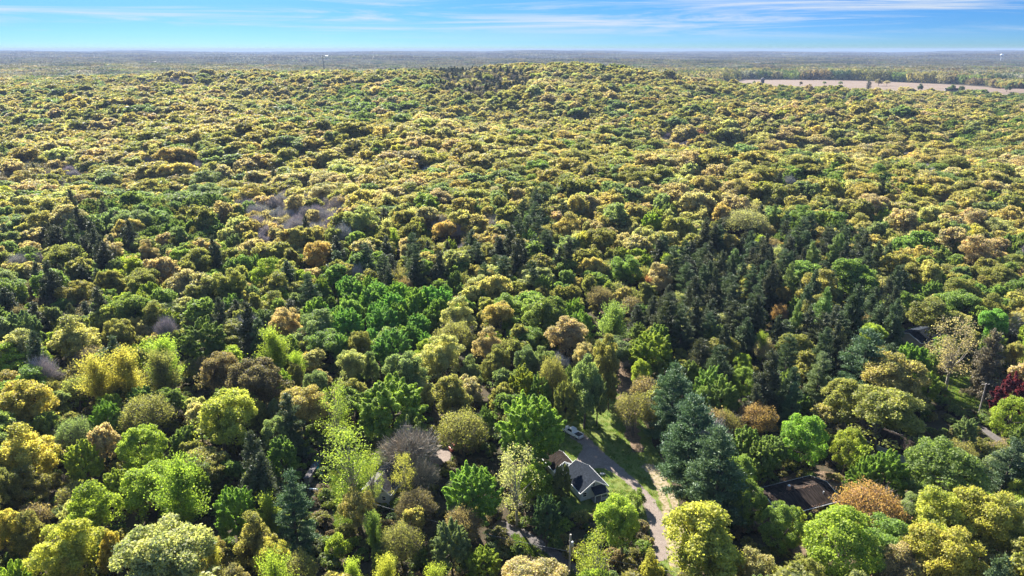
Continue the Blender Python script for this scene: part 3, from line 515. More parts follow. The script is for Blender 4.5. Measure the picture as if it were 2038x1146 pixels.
HT = [
# left foreground
(38, 614, 78, 'maple', 'sage', 'dense grey green tree at the left edge above the dark gap', 'the grey green left edge tree'),
(145, 625, 115, 'oak', 'gold', 'golden olive tree just right of the grey green left edge tree'),
(235, 632, 72, 'oak', 'olive', 'olive green tree between the golden olive tree and the lime canopy'),
(315, 660, 100, 'feather', 'lime', 'fresh lime green low crown above the golden willowy row', 'the low lime crown at left'),
(398, 626, 95, 'maple', 'green', 'light green tree behind the brown oak on the left'),
(564, 608, 72, 'oak', 'tan', 'golden tan oak standing above the lime slope at left centre', 'the golden tan oak'),
(185, 703, 100, 'feather', 'amber', 'leftmost willowy golden olive tree of the upright row', 'the willowy golden row'),
(245, 690, 105, 'feather', 'amber', 'middle willowy golden tree of the upright row, tallest of it'),
(318, 690, 95, 'feather', 'olive', 'rightmost willowy olive gold tree of the upright row'),
(423, 705, 95, 'oak', 'brown', 'tan brown oak left of the dark brown oak'),
(515, 708, 125, 'oak', 'dkbrown', 'dark brown oak below the lime slope', 'the dark brown oak'),
(540, 645, 100, 'feather', 'lime', 'bright lime tree behind the dark brown oak', 'the lime tree behind the brown oak'),
(587, 697, 50, 'feather', 'lime', 'small lime tree at the right foot of the bright lime tree'),
(60, 755, 125, 'oak', 'amber', 'open golden brown oak at left with a green bush before it', 'the open golden oak at left'),
(35, 776, 75, 'maple', 'green', 'green rounded tree in front of the open golden brown oak at left'),
(42, 838, 138, 'oak', 'amber', 'large golden oak cut by the left edge, dark trunks below', 'the big golden left edge oak'),
(140, 826, 75, 'twiggy', 'sage', 'airy sage tree with tall bare trunks right of the golden left edge oak'),
(205, 790, 65, 'maple', 'bright', 'small bright emerald tree beside the pale round tree at left'),
(285, 778, 105, 'twiggy', 'olive', 'round olive tree of fine twigs above the lime egg shaped tree'),
(281, 838, 95, 'ovate', 'lime', 'lime green egg shaped tree at lower left', 'the lime egg shaped tree'),
(432, 783, 135, 'oak', 'yellow', 'open yellow oak with dark limbs at lower left', 'the open yellow oak'),
(507, 790, 45, 'maple', 'olive', 'small olive tree right of the open yellow oak'),
(180, 946, 125, 'oak', 'lime', 'round yellow lime tree at lower left below the egg shaped tree', 'the round yellow lime tree'),
(345, 908, 148, 'feather', 'lime', 'wide lime yellow tree with spreading visible branches at lower left', 'the wide lime yellow tree'),
(458, 960, 95, 'maple', 'bright', 'fresh green tree between wide lime tree and the dark spruce'),
(512, 900, 75, 'cedar', 'dark', 'blackish spruce left of the blue green pine at lower left', 'the blackish spruce'),
(575, 943, 95, 'pine', 'bluepine', 'broad blue green pine right of the blackish spruce', 'the lower left blue green pine'),
(285, 1032, 215, 'oak', 'pale', 'huge pale yellow oak dome at the bottom left', 'the huge pale oak'),
(105, 1042, 140, 'oak', 'yellow', 'broad yellow tree left of the huge pale oak'),
(133, 1098, 65, 'oak', 'amber', 'small golden tree at the bottom edge left of the huge pale oak'),
(14, 1010, 70, 'oak', 'amber', 'golden tree at the left edge above the bottom corner'),
(58, 1010, 85, 'oak', 'olive', 'olive rounded tree behind the broad yellow tree at bottom left'),
(12, 1110, 80, 'maple', 'lime', 'lime green tree in the bottom left corner'),
(410, 1070, 60, 'feather', 'yellow', 'narrow yellow tree touching the right side of the huge pale oak'),
(205, 1058, 50, 'oak', 'amber', 'small golden tree on the left shoulder of the huge pale oak'),
(550, 1095, 112, 'feather', 'lime', 'spiky yellow green bush crown at the bottom edge under the blue green pine'),
(460, 1115, 85, 'oak', 'brown', 'brownish tree at bottom edge right of the huge pale oak'),
# centre left
(688, 605, 75, 'maple', 'emerald', 'emerald tree, left of the two emerald crowns at mid left', 'the emerald maples'),
(757, 600, 75, 'maple', 'emerald', 'emerald tree, right of the two emerald crowns at mid left'),
(781, 645, 88, 'maple', 'emerald', 'wide emerald tree above the big bright maple', 'the wide emerald tree'),
(675, 660, 42, 'maple', 'emerald', 'small emerald tree left of the wide emerald tree'),
(707, 662, 55, 'oak', 'olive', 'olive tree squeezed left of the wide emerald tree'),
(690, 693, 72, 'oak', 'pale', 'pale yellow oak up left of the big bright maple'),
(738, 698, 50, 'oak', 'sage', 'sage tree between the pale yellow oak and wide emerald tree'),
(873, 668, 92, 'oak', 'pale', 'pale whitish green dome right of the wide emerald tree', 'the pale whitish dome'),
(968, 651, 78, 'oak', 'tan', 'tall tan oak right of the pale whitish dome', 'the tall tan oak'),
(938, 705, 55, 'oak', 'sage', 'sage tree at the left foot of the tall tan oak'),
(985, 690, 60, 'oak', 'olive', 'olive shaded tree at the right foot of the tall tan oak'),
(905, 632, 85, 'twiggy', 'olive', 'dusky olive twiggy tree behind the pale whitish dome'),
(997, 600, 75, 'oak', 'gold', 'golden tan oak behind the tall tan oak'),
(905, 590, 85, 'oak', 'pale', 'pale golden dome up left of the golden tan centre oak'),
(775, 740, 150, 'maple', 'bright', 'big bright green maple with dark trunk, left of centre', 'the big bright maple'),
(898, 742, 95, 'oak', 'olive', 'olive and brown tree right of the big bright maple'),
(620, 740, 62, 'oak', 'sage', 'grey green tree left of the big bright maple'),
(572, 785, 60, 'cedar', 'pine', 'dark green conifer above the soft sage tree at left'),
(543, 822, 60, 'ovate', 'sage', 'soft sage round tree beneath the dark green conifer'),
(545, 790, 45, 'ovate', 'sage', 'small pale sage tree left of the dark green conifer'),
(655, 765, 75, 'sparse', 'lime', 'thin lime poplar left of the big bright maple'),
(690, 845, 112, 'sparse', 'lime', 'tall thin lime poplar with dark trunk before the left yard', 'the tall thin poplar'),
(800, 900, 52, 'sparse', 'yellow', 'narrow yellowish poplar standing before the white house'),
(735, 900, 48, 'sparse', 'lime', 'slender lime poplar between tall poplar and the white house'),
(812, 838, 125, 'bare', 'taupe', 'brownish leafless tree right of the white house', 'the bare yard tree'),
(840, 905, 70, 'bare', 'taupe', 'second brownish leafless tree, left of the gravel pad'),
(825, 965, 85, 'twiggy', 'dkbrown', 'dusky twiggy tree below the brownish leafless yard trees'),
(920, 808, 110, 'twiggy', 'olive', 'flat topped open olive tree above the small red car'),
(1055, 770, 158, 'maple', 'bright', 'large bright green maple left of the pickup truck', 'the large maple by the truck', 21),
(942, 913, 128, 'maple', 'bright', 'vivid green full tree left of the cottage', 'the vivid green tree'),
(898, 1028, 92, 'maple', 'sage', 'grey green leafy tree below the vivid green tree'),
(1030, 887, 95, 'sparse', 'pale', 'pale sparse tree with tall trunk beside the lower road', 'the pale sparse tree'),
(668, 1058, 60, 'shrub', 'lime', 'lime shrub at the foot of the tall thin poplar'),
(743, 1018, 50, 'feather', 'green', 'small feathery green tree below the white house'),
(705, 1100, 68, 'feather', 'lime', 'lime bush crown at the bottom edge below the poplar'),
(770, 1106, 72, 'feather', 'yellow', 'yellow lime bush crown at the bottom edge under the dusky tree'),
(868, 1115, 82, 'feather', 'lime', 'lime crown at bottom edge beneath the grey green leafy tree'),
# centre right
(1128, 625, 95, 'oak', 'tan', 'tan orange oak above the clearing', 'the tan orange oak'),
(1165, 680, 52, 'oak', 'tan', 'smaller tan tree hanging on the right of the tan orange oak'),
(1055, 685, 62, 'oak', 'sage', 'sage tree pair, the left one, above the large maple'),
(1085, 690, 52, 'oak', 'sage', 'sage tree pair, the right one, above the large maple'),
(1155, 612, 65, 'maple', 'bright', 'bright green tree behind the tan orange oak'),
(1225, 600, 88, 'feather', 'green', 'light green feathery tree beside the brown trail', 'the feathery trail tree'),
(1135, 725, 42, 'maple', 'green', 'small green sapling at the top edge of the lawn'),
(1300, 650, 95, 'maple', 'lime', 'yellow green spreading tree right of the brown trail'),
(1280, 710, 46, 'ovate', 'lime', 'small yellow green tree at right edge of the brown trail'),
(1310, 690, 46, 'ovate', 'green', 'small green tree left of the tall blue green pines'),
(1265, 775, 92, 'twiggy', 'olive', 'olive twiggy tree on the lawn left of the blue green pines', 'the twiggy lawn tree'),
(1348, 722, 106, 'pine', 'bluepine', 'rear blue green pine of the tall trio beside the lawn', 'the blue green pine trio'),
(1386, 790, 138, 'pine', 'bluepine', 'middle and widest blue green pine of the trio beside the lawn'),
(1440, 852, 136, 'pine', 'bluepine', 'front blue green pine of the trio beside the dirt track'),
(1440, 745, 78, 'maple', 'green', 'green tree right of the rear blue green pine'),
(1405, 765, 55, 'ovate', 'green', 'soft green tree wedged between the blue green pines'),
(1478, 697, 42, 'ovate', 'lime', 'small yellow green column above the green column'),
(1484, 722, 52, 'ovate', 'green', 'green column tree left of the rust tree'),
(1523, 668, 50, 'twiggy', 'tan', 'small tan tree above the rust tree among conifers'),
(1513, 795, 82, 'twiggy', 'rust', 'rust tan round tree at right of the pines', 'the rust tan tree'),
(1478, 896, 72, 'ovate', 'green', 'tall green column tree right of the front blue green pine'),
(1500, 955, 72, 'ovate', 'green', 'deep green tree behind the big yellow front oak'),
(1400, 992, 195, 'oak', 'yellow', 'big yellow oak at the bottom covering the dirt track', 'the big yellow bottom oak'),
(1302, 1090, 66, 'oak', 'yellow', 'small yellow tree at the left foot of the big yellow bottom oak'),
(1244, 996, 100, 'oak', 'lime', 'yellow green dense tree in front of the cottage', 'the yellow green cottage tree'),
(1190, 1052, 92, 'sparse', 'lime', 'thin lime tree right of the utility pole'),
(1090, 977, 66, 'maple', 'bluepine', 'blue green leafy small tree left of the cottage'),
(1267, 970, 42, 'shrub', 'green', 'rounded green shrub on the lawn inside the drive curve'),
(1102, 700, 62, 'twiggy', 'olive', 'olive tree at the upper left corner of the lawn below the sage pair', None, 17),
(1168, 712, 72, 'oak', 'sage', 'sage tree on the top edge of the lawn left of the brown trail', None, 19),
(1206, 668, 62, 'oak', 'olive', 'tall olive tree with dark trunk on the left edge of the brown trail', None, 19),
(1075, 742, 56, 'maple', 'green', 'green tree peeping between the large maple and the lawn corner'),
(1126, 748, 58, 'maple', 'olive', 'olive shade tree added on the upper left part of the lawn above the truck', None, 15),  # added to throw shade over the upper lawn
(1192, 745, 46, 'maple', 'sage', 'slim sage shade tree added on the lawn between the trail mouth and the truck', None, 14),  # second added tree, here for its shade on the grass
(1215, 735, 40, 'maple', 'olive', 'small olive tree at the mouth of the brown trail'),
(1118, 912, 46, 'maple', 'olive', 'small shaded olive tree at the left wall of the cottage'),
# right
(1608, 815, 98, 'ovate', 'bright', 'bright green egg shaped tree right of the rust tan tree', 'the bright egg shaped tree'),
(1695, 845, 70, 'ovate', 'lime', 'yellow lime tree right of the bright egg shaped tree'),
(1725, 905, 72, 'maple', 'bright', 'left lobe bright green tree above the orange tree'),
(1772, 886, 98, 'maple', 'bright', 'rounded bright green tree above the orange tree', 'the rounded bright green tree'),
(1895, 862, 160, 'ovate', 'green', 'broad fine leaved green tree hiding the right hand houses', 'the broad fine green tree'),
(1740, 950, 132, 'twiggy', 'rust', 'orange rust full tree right of the ranch house', 'the orange rust tree'),
(1690, 1000, 158, 'ovate', 'lime', 'lime green dome with fanned branches at bottom right', 'the lime dome at bottom right'),
(1565, 993, 85, 'ovate', 'green', 'soft green tree left of the ranch house wall'),
(1590, 1010, 50, 'ovate', 'lime', 'small yellow lime tree tucked before the ranch house corner'),
(1880, 980, 130, 'oak', 'yellow', 'large yellow oak at lower right, left of the pair', 'the large yellow oak pair'),
(1985, 985, 150, 'oak', 'yellow', 'large yellow oak at lower right, right of the pair'),
(1900, 1060, 150, 'oak', 'yellow', 'low front yellow oak beneath the large yellow pair'),
(2030, 952, 62, 'oak', 'yellow', 'small yellow tree at right edge above the yellow oak pair'),
(1838, 970, 82, 'ovate', 'sage', 'pale soft green tree between the orange tree and yellow oaks'),
(1735, 640, 62, 'oak', 'lime', 'yellow green crown peeping over the blue green pine at right'),
(1732, 655, 108, 'pine', 'bluepine', 'spreading blue green pine with long boughs at right', 'the spreading pine at right'),
(1640, 698, 52, 'pine', 'sage', 'grey blue slender pine left of the spreading pine'),
(1585, 760, 44, 'pine', 'bluepine', 'small blue green pine in the dark gap above the egg shaped tree'),
(1810, 710, 148, 'oak', 'gold', 'golden oak dome right of the spreading pine', 'the golden oak dome at right'),
(1765, 768, 162, 'oak', 'olive', 'wide olive yellow tree in front of the golden oak dome', 'the wide olive tree at right'),
(1823, 675, 82, 'maple', 'bright', 'bright lime green tree below the dark slate roof'),
(1915, 632, 92, 'sparse', 'tan', 'airy tan tree with pale trunk on the right lawn', 'the airy tan tree'),
(1990, 617, 60, 'oak', 'emerald', 'emerald round tree at the right behind the airy tan tree'),
(1985, 660, 68, 'cedar', 'dkbrown', 'tall dusky conifer right of the airy tan tree'),
(2026, 738, 86, 'maple', 'burgundy', 'burgundy leaved tree at the right edge', 'the burgundy tree'),
(2028, 785, 78, 'ovate', 'lime', 'yellow green tree at right edge below the burgundy tree'),
(1930, 822, 52, 'maple', 'sage', 'small sage tree at the driveway end'),
(2015, 872, 92, 'pine', 'bluepine', 'blue green pine at the right edge below the driveway'),
(1868, 590, 98, 'oak', 'olive', 'olive tree behind the airy tan tree, right of the slate roof'),
(2030, 680, 46, 'oak', 'gold', 'small golden tree at right edge above the burgundy tree'),
# middle distance landmarks
(205, 480, 46, 'cedar', 'dark', 'pointed blackish spruce alone among pale crowns at far left', 'the pointed left spruce'),
(285, 475, 55, 'oak', 'tan', 'pinkish tan oak right of the pointed left spruce'),
(622, 480, 66, 'oak', 'russet', 'rust tinged oak in the middle left wood', 'the rust tinged oak'),
(888, 438, 56, 'oak', 'russet', 'orange brown oak dome in the middle of the wood', 'the orange brown dome'),
(1068, 402, 46, 'pine', 'pine', 'dark pine beside the brown woodland clearing', 'the dark clearing pine'),
(1130, 418, 72, 'oak', 'gold', 'pale gold dome right of the dark clearing pine'),
(1313, 525, 60, 'oak', 'tan', 'peach tan tree on the left border of the dark conifers', 'the peach tan tree'),
(1555, 600, 36, 'twiggy', 'rust', 'small rust tree lost among the dark conifers', 'the small rust tree'),
(1712, 515, 96, 'oak', 'green', 'soft green dome standing above the dark conifers', 'the soft green dome'),
(1485, 410, 90, 'twiggy', 'pale', 'hazy pale green tree above the dark conifers', 'the hazy pale tree'),
(820, 462, 40, 'pine', 'pine', 'dark pine in the shaded hollow at centre left', 'the shaded hollow pine'),
(615, 545, 55, 'pine', 'pine', 'dark pine left of the emerald maples'),
(420, 380, 60, 'maple', 'green', 'green tree among a green clump at the middle left', 'the left green clump'),
(1960, 470, 80, 'oak', 'tan', 'broad tan oak at far right above the lawn wood', 'the broad far right tan oak'),
(1520, 660, 36, 'feather', 'lime', 'small lime sapling at the lower edge of the dark conifers'),
(1290, 548, 24, 'feather', 'red', 'small reddish bush left of the dark conifers'),
(1145, 590, 50, 'maple', 'bright', 'bright green tree left of the tan orange oak, farther back'),
(1195, 565, 56, 'twiggy', 'brown', 'brown twiggy tree above the shaded trail'),
(1245, 505, 70, 'oak', 'green', 'green round tree right of the shaded trail'),
]
for t in HT: hand(*t)
HA = np.array(HAND)

# ------------------------------------------------------------------ the rest of the wood
PROT = [                                            # what must stay in view: (polygon in photograph pixels, distance of the thing)
    ([(1115, 790), (1190, 765), (1250, 830), (1300, 920), (1350, 1010), (1350, 1060), (1300, 1040), (1240, 985), (1190, 1010), (1150, 1010), (1125, 940), (1110, 860)], 300),
    ([(1525, 965), (1675, 955), (1675, 1030), (1590, 1035)], 300), ([(1775, 650), (1850, 640), (1850, 685), (1790, 685)], 400), ([(1885, 740), (1985, 745), (1980, 812), (1890, 812)], 400),
    ([(1020, 1045), (1050, 1040), (1170, 1120), (1150, 1160), (1100, 1140)], 300), ([(1120, 1055), (1148, 1055), (1148, 1146), (1120, 1146)], 300), ([(730, 940), (790, 910), (790, 1000), (735, 1000)], 300),
    ([(850, 880), (960, 880), (960, 930), (850, 930)], 300), ([(605, 905), (660, 905), (660, 985), (605, 985)], 300), ([(1230, 690), (1260, 690), (1262, 760), (1230, 760)], 400), ([(1780, 865), (1850, 865), (1850, 960), (1790, 920)], 300),
    ([(1655, 785), (1690, 785), (1690, 815), (1655, 815)], 300)]
ZONES = [                                           # (cx, cy, rx, ry, strength, {species/colour: weight})
    (770, 590, 150, 58, 0.97, {('maple', 'emerald'): 10, ('maple', 'bright'): 3, ('oak', 'green'): 1}),
    (330, 410, 150, 42, 0.85, {('maple', 'green'): 6, ('oak', 'sage'): 3, ('maple', 'olive'): 2}),
    (575, 405, 105, 36, 0.92, {('bare', 'grey'): 10, ('oak', 'tan'): 1.5, ('twiggy', 'tan'): 2}),
    (1540, 590, 250, 150, 0.96, {('cedar', 'dark'): 9, ('cedar', 'pine'): 6, ('pine', 'dark'): 3, ('pine', 'pine'): 5, ('cedar', 'green'): 2, ('oak', 'olive'): 2.2, ('maple', 'green'): 2.2, ('twiggy', 'pale'): 1.2}),
    (1330, 610, 70, 90, 0.6, {('cedar', 'dark'): 4, ('maple', 'green'): 2}),
    (930, 500, 190, 42, 0.42, {('cedar', 'dark'): 5, ('pine', 'pine'): 3, ('oak', 'green'): 2}),
    (1075, 430, 60, 40, 0.5, {('pine', 'pine'): 5, ('oak', 'olive'): 2}),
    (165, 440, 110, 34, 0.45, {('cedar', 'dark'): 5, ('twiggy', 'dkbrown'): 3}),
    (70, 590, 130, 90, 0.6, {('twiggy', 'dkbrown'): 5, ('cedar', 'dark'): 3, ('oak', 'sage'): 2}),
    (470, 590, 130, 60, 0.2, {('cedar', 'dark'): 3, ('twiggy', 'dkbrown'): 2}),
    (420, 150, 150, 6, 0.7, {('bare', 'grey'): 4}),
    (330, 163, 130, 9, 0.8, {('bare', 'grey'): 6}),
    (960, 158, 105, 26, 0.93, {('bare', 'taupe'): 4, ('twiggy', 'dkbrown'): 5, ('cedar', 'dark'): 3}),
    (900, 138, 75, 5, 1.0, {('cedar', 'dark'): 5}), (520, 130, 55, 4, 1.0, {('cedar', 'dark'): 5}),
    (60, 330, 110, 34, 0.75, {('twiggy', 'dkbrown'): 5, ('bare', 'grey'): 4}),
    (350, 310, 60, 20, 0.6, {('bare', 'grey'): 5}), (1360, 268, 45, 22, 0.8, {('bare', 'grey'): 5, ('twiggy', 'red'): 1.2}), (1245, 225, 50, 16, 0.7, {('bare', 'grey'): 4, ('oak', 'sage'): 2}),
    (730, 205, 90, 30, 0.7, {('oak', 'green'): 5, ('maple', 'sage'): 3}), (330, 540, 320, 90, 0.62, {('oak', 'green'): 4, ('oak', 'olive'): 4, ('maple', 'lime'): 2, ('oak', 'lime'): 2, ('maple', 'sage'): 3, ('oak', 'tan'): 2, ('cedar', 'dark'): 0.8}),
    (1000, 560, 330, 70, 0.55, {('oak', 'olive'): 4, ('oak', 'green'): 4, ('oak', 'pale'): 3, ('twiggy', 'olive'): 2}),
    (1650, 345, 140, 22, 0.45, {('maple', 'green'): 4, ('oak', 'green'): 3}), (1900, 560, 150, 90, 0.6, {('oak', 'olive'): 4, ('maple', 'green'): 3, ('oak', 'green'): 2}),
    (1890, 350, 22, 9, 0.35, {('twiggy', 'red'): 4}), (1700, 190, 350, 16, 0.55, {('maple', 'sage'): 4, ('maple', 'green'): 3, ('bare', 'grey'): 3}), (2000, 250, 100, 60, 0.35, {('maple', 'green'): 4}),
]
DEFAULT = {('oak', 'gold'): 34, ('oak', 'tan'): 12, ('oak', 'olive'): 26, ('oak', 'pale'): 5, ('maple', 'green'): 1.2, ('twiggy', 'brown'): 2.5, ('bare', 'grey'): 4, ('oak', 'sage'): 6, ('oak', 'brown'): 2, ('oak', 'russet'): 0.5, ('cedar', 'dark'): 0.9, ('twiggy', 'pale'): 7, ('feather', 'pale'): 4, ('twiggy', 'tan'): 4}
GREENER = {('oak', 'olive'): 6, ('oak', 'sage'): 2.5, ('oak', 'green'): 1.2, ('twiggy', 'olive'): 3, ('twiggy', 'brown'): 2, ('bare', 'grey'): 3, ('oak', 'gold'): 3, ('cedar', 'dark'): 0.8, ('oak', 'tan'): 1}
NEARBY = {('oak', 'olive'): 4, ('oak', 'sage'): 3, ('oak', 'green'): 4, ('maple', 'green'): 4, ('twiggy', 'olive'): 2, ('twiggy', 'brown'): 0.5, ('feather', 'lime'): 1, ('maple', 'lime'): 2.2, ('oak', 'lime'): 2.2, ('ovate', 'lime'): 1, ('cedar', 'pine'): 0.7, ('oak', 'gold'): 0.8, ('oak', 'pale'): 1.5, ('oak', 'tan'): 0.8}
PALER = {('oak', 'tan'): 5, ('oak', 'pale'): 4, ('oak', 'gold'): 4, ('oak', 'yellow'): 1}
rngA = np.random.default_rng(77)
def pick(px, py):
    for cx, cy, rx, ry, st, wts in ZONES:
        d = ((px-cx)/rx)**2+((py-cy)/ry)**2
        if d < 1.5 and rngA.random() < st*min(1, 1.9-1.25*d): break
    else:
        wts = NEARBY if rngA.random() < (py-350)/220 else DEFAULT; nz = math.sin(px*0.009+py*0.021+0.4)+0.8*math.sin(px*0.017-py*0.034+2.0)+0.6*math.sin(px*0.041+py*0.09)
        if nz < -0.65 and rngA.random() < 0.7: wts = GREENER
        elif nz > 0.9 and rngA.random() < 0.7: wts = PALER
    k = list(wts); w = np.array([wts[i] for i in k]); return k[rngA.choice(len(k), p=w/w.sum())]
def scatter():
    out = []; cand = []
    for y0, y1, sp_ in ((70, 400, 6.4), (400, 600, 7.2), (600, 1000, 8.0), (1000, 1750, 8.4)):
        for yy in np.arange(y0, y1, sp_*0.9):
            hw = yy*0.80+45
            xs = np.arange(-hw, hw, sp_); cand.append(np.stack([xs+rngA.uniform(-0.42, 0.42, len(xs))*sp_+(sp_/2 if int(yy/sp_) % 2 else 0), yy+rngA.uniform(-0.42, 0.42, len(xs))*sp_*0.9], 1))
    c = np.concatenate(cand); ok = np.ones(len(c), bool)
    for s in SHEETS: 
        ok &= ~in_poly(s, c[:, 0], c[:, 1])
    ok &= ~in_poly(FIELD, c[:, 0], c[:, 1])
    ok &= ~((c[:, 1] > 1650) & (c[:, 0] > 380) & (c[:, 1] < 1750) & False)
    c = c[ok]; z = T(c[:, 0], c[:, 1])
    for (x, y), g in zip(c, z):
        px, py, zc = project(x, y, g+15)
        if px < -140 or px > 2180: continue
        sp, colr = pick(px, py); a, b = HEIGHT[sp]
        wid = float({'oak': 7.0+(11.5 if rngA.random() < 0.85 else 13.5)*rngA.random()**1.5, 'maple': rngA.uniform(7, 12.5), 'cedar': rngA.uniform(5.5, 9.0), 'pine': rngA.uniform(6.5, 9.5), 'bare': rngA.uniform(7, 11), 'twiggy': rngA.uniform(8, 12), 'ovate': rngA.uniform(6, 9), 'feather': rngA.uniform(8, 11)}.get(sp, 9))
        h = (a*wid+b)*rngA.uniform(0.72, 1.22)
        near = y < 300
        if y > 360 and KIND[sp] == 'broadleaf_tree': wid *= 1.16+0.36*min(1, (y-360)/200); h = (a*wid*0.85+b)*rngA.uniform(0.82, 1.12)
        dist = np.hypot(HA[:, 0]-x, HA[:, 1]-y)
        if near or y < 480:
            if near and KIND[sp] == 'broadleaf_tree': wid *= 0.8; h *= 0.82
            if (dist < 0.62*(HA[:, 2]+wid/2)).any(): continue
            px, py, zc = project(x, y, g+h); wpx = wid*FPX/zc; bx, by, _ = project(x, y, g+h*0.25)
            far_ = (HA[:, 1] > y+1) & ((HA[:, 1] < 320) | (HA[:, 1] < y+25))
            hid = far_ & (np.abs(HA[:, 4]-px) < 0.37*(HA[:, 6]+wpx)) & (py < HA[:, 5]+HA[:, 6]*0.5) & (by > HA[:, 5]+0.1*HA[:, 6])
            if hid.any(): continue
            bad = False
            for poly, dmax in PROT:
                if y < dmax:
                    q = np.array(poly); ex = in_poly(q, np.array([px, px-wpx*0.5, px+wpx*0.5, px, px-wpx*.3, px+wpx*.3, bx]), np.array([py, py+wpx*0.5, py+wpx*0.5, py+wpx*0.7, py+wpx*0.15, py+wpx*0.15, by]))
                    if ex.any(): bad = True; break
            if bad: continue
        px, py, zc = project(x, y, g+h)
        out.append((x, y, sp, colr, wid, h, px, py, wid*FPX/zc))
    return out
AUTO = scatter()
nb = sum(1 for t in HT if KIND[t[3]] == 'broadleaf_tree'); quota = dict(broadleaf_tree=300-nb, bare_tree=60, pine_tree=60, conifer_tree=230)
order = sorted(range(len(AUTO)), key=lambda i: -AUTO[i][8])
single = []; rest = []
for i in order:
    a = AUTO[i]; k = KIND[a[2]]
    if quota.get(k, 0) > 0 and -20 < a[6] < 2058 and a[7] < 1140: quota[k] -= 1; single.append(a)
    else: rest.append(a)
LA = np.array([(l[0], l[1]) for l in LAND])
def relate(px, py):
    d = np.hypot(LA[:, 0]-px, (LA[:, 1]-py)*1.3); j = int(d.argmin()); dx, dy = px-LA[j, 0], py-LA[j, 1]
    if abs(dx) > 2*abs(dy): w = 'left of' if dx < 0 else 'right of'
    else:
        w = 'behind' if dy < 0 else 'before'
        if abs(dx) > 0.45*abs(dy): w = ('back ' if dy < 0 else 'front ')+('left of' if dx < 0 else 'right of')
    return d[j], w, LAND[j][2]
rows = {}
for a in single:
    d, w, ph = relate(a[6], a[7]+a[8]*0.45); size = 'broad ' if a[4] > 12.5 else ('small ' if a[4] < 6 else '')
    rows.setdefault(f"{size}{CNAME[a[3]]} {NOUN[KIND[a[2]]]} {w} {ph}", []).append((d, a))
ORD = ['nearest', 'second nearest', 'third nearest', 'fourth nearest', 'fifth nearest', 'sixth nearest', 'seventh nearest', 'eighth nearest', 'ninth nearest', 'tenth nearest', 'eleventh nearest', 'twelfth nearest']+['%dth nearest' % k for k in range(13, 80)]
for key, lst in rows.items():
    lst.sort(key=lambda t: t[0])
    for k, (d, a) in enumerate(lst):
        grow(a[2], a[0], a[1], a[4], a[5], a[3], key if len(lst) == 1 else f'{ORD[k]} {key}')
# the far rest as stuff: points with an instance kind, turn, size and tint
def stuff_cloud(name, coll, pts, label=None):
    n = len(pts); me = bpy.data.meshes.new(name); me.vertices.add(n)
    me.vertices.foreach_set('co', np.array([p[0] for p in pts], np.float32).ravel())
    for an, ty, key, i in (('kind_index', 'INT', 'value', 1), ('turn', 'FLOAT_VECTOR', 'vector', 2), ('size', 'FLOAT_VECTOR', 'vector', 3), ('tint', 'FLOAT_VECTOR', 'vector', 4)):
        a = me.attributes.new(an, ty, 'POINT'); a.data.foreach_set(key, np.array([p[i] for p in pts], np.int32 if ty == 'INT' else np.float32).ravel())
    o = link(bpy.data.objects.new(name, me)); tag(o, kind='stuff')
    g = bpy.data.node_groups.new(name, 'GeometryNodeTree'); g.interface.new_socket('Geometry', in_out='INPUT', socket_type='NodeSocketGeometry'); g.interface.new_socket('Geometry', in_out='OUTPUT', socket_type='NodeSocketGeometry')
    n_ = g.nodes.new; gi = n_('NodeGroupInput'); go = n_('NodeGroupOutput'); ci = n_('GeometryNodeCollectionInfo'); ip = n_('GeometryNodeInstanceOnPoints')
    ci.inputs['Collection'].default_value = coll; ci.inputs['Separate Children'].default_value = True; ci.inputs['Reset Children'].default_value = True
    def na(nm, ty):
        q = n_('GeometryNodeInputNamedAttribute'); q.data_type = ty; q.inputs['Name'].default_value = nm; return [s for s in q.outputs if s.enabled and s.name == 'Attribute'][0]
    g.links.new(gi.outputs[0], ip.inputs['Points']); g.links.new(ci.outputs[0], ip.inputs['Instance']); ip.inputs['Pick Instance'].default_value = True
    g.links.new(na('kind_index', 'INT'), ip.inputs['Instance Index']); g.links.new(na('turn', 'FLOAT_VECTOR'), ip.inputs['Rotation']); g.links.new(na('size', 'FLOAT_VECTOR'), ip.inputs['Scale'])
    g.links.new(ip.outputs[0], go.inputs[0])
    md = o.modifiers.new('instances', 'NODES'); md.node_group = g
    return o
def tjit(color, amt=0.14):
    c = np.array(TINT[color]); return c*rngA.uniform(1-amt, 1+amt)*rngA.uniform(0.94, 1.06, 3)
mid, far = [], []
for x, y, sp, colr, wid, h, px, py, w in rest:
    st = MIDX if y < 640 else FARX; idx, Rr, H0 = st[sp][rngA.integers(len(st[sp]))]
    (mid if y < 640 else far).append(((x, y, float(T(x, y))), idx, (rngA.normal(0, 0.07), rngA.normal(0, 0.07), rngA.uniform(0, 6.28)), (wid/2/Rr*rngA.uniform(0.85, 1.15), wid/2/Rr, h/H0), tjit(colr)*(0.86 if y > 640 else 1.0)))
stuff_cloud('woodland', MID, mid); stuff_cloud('distant_woodland', FAR, far)
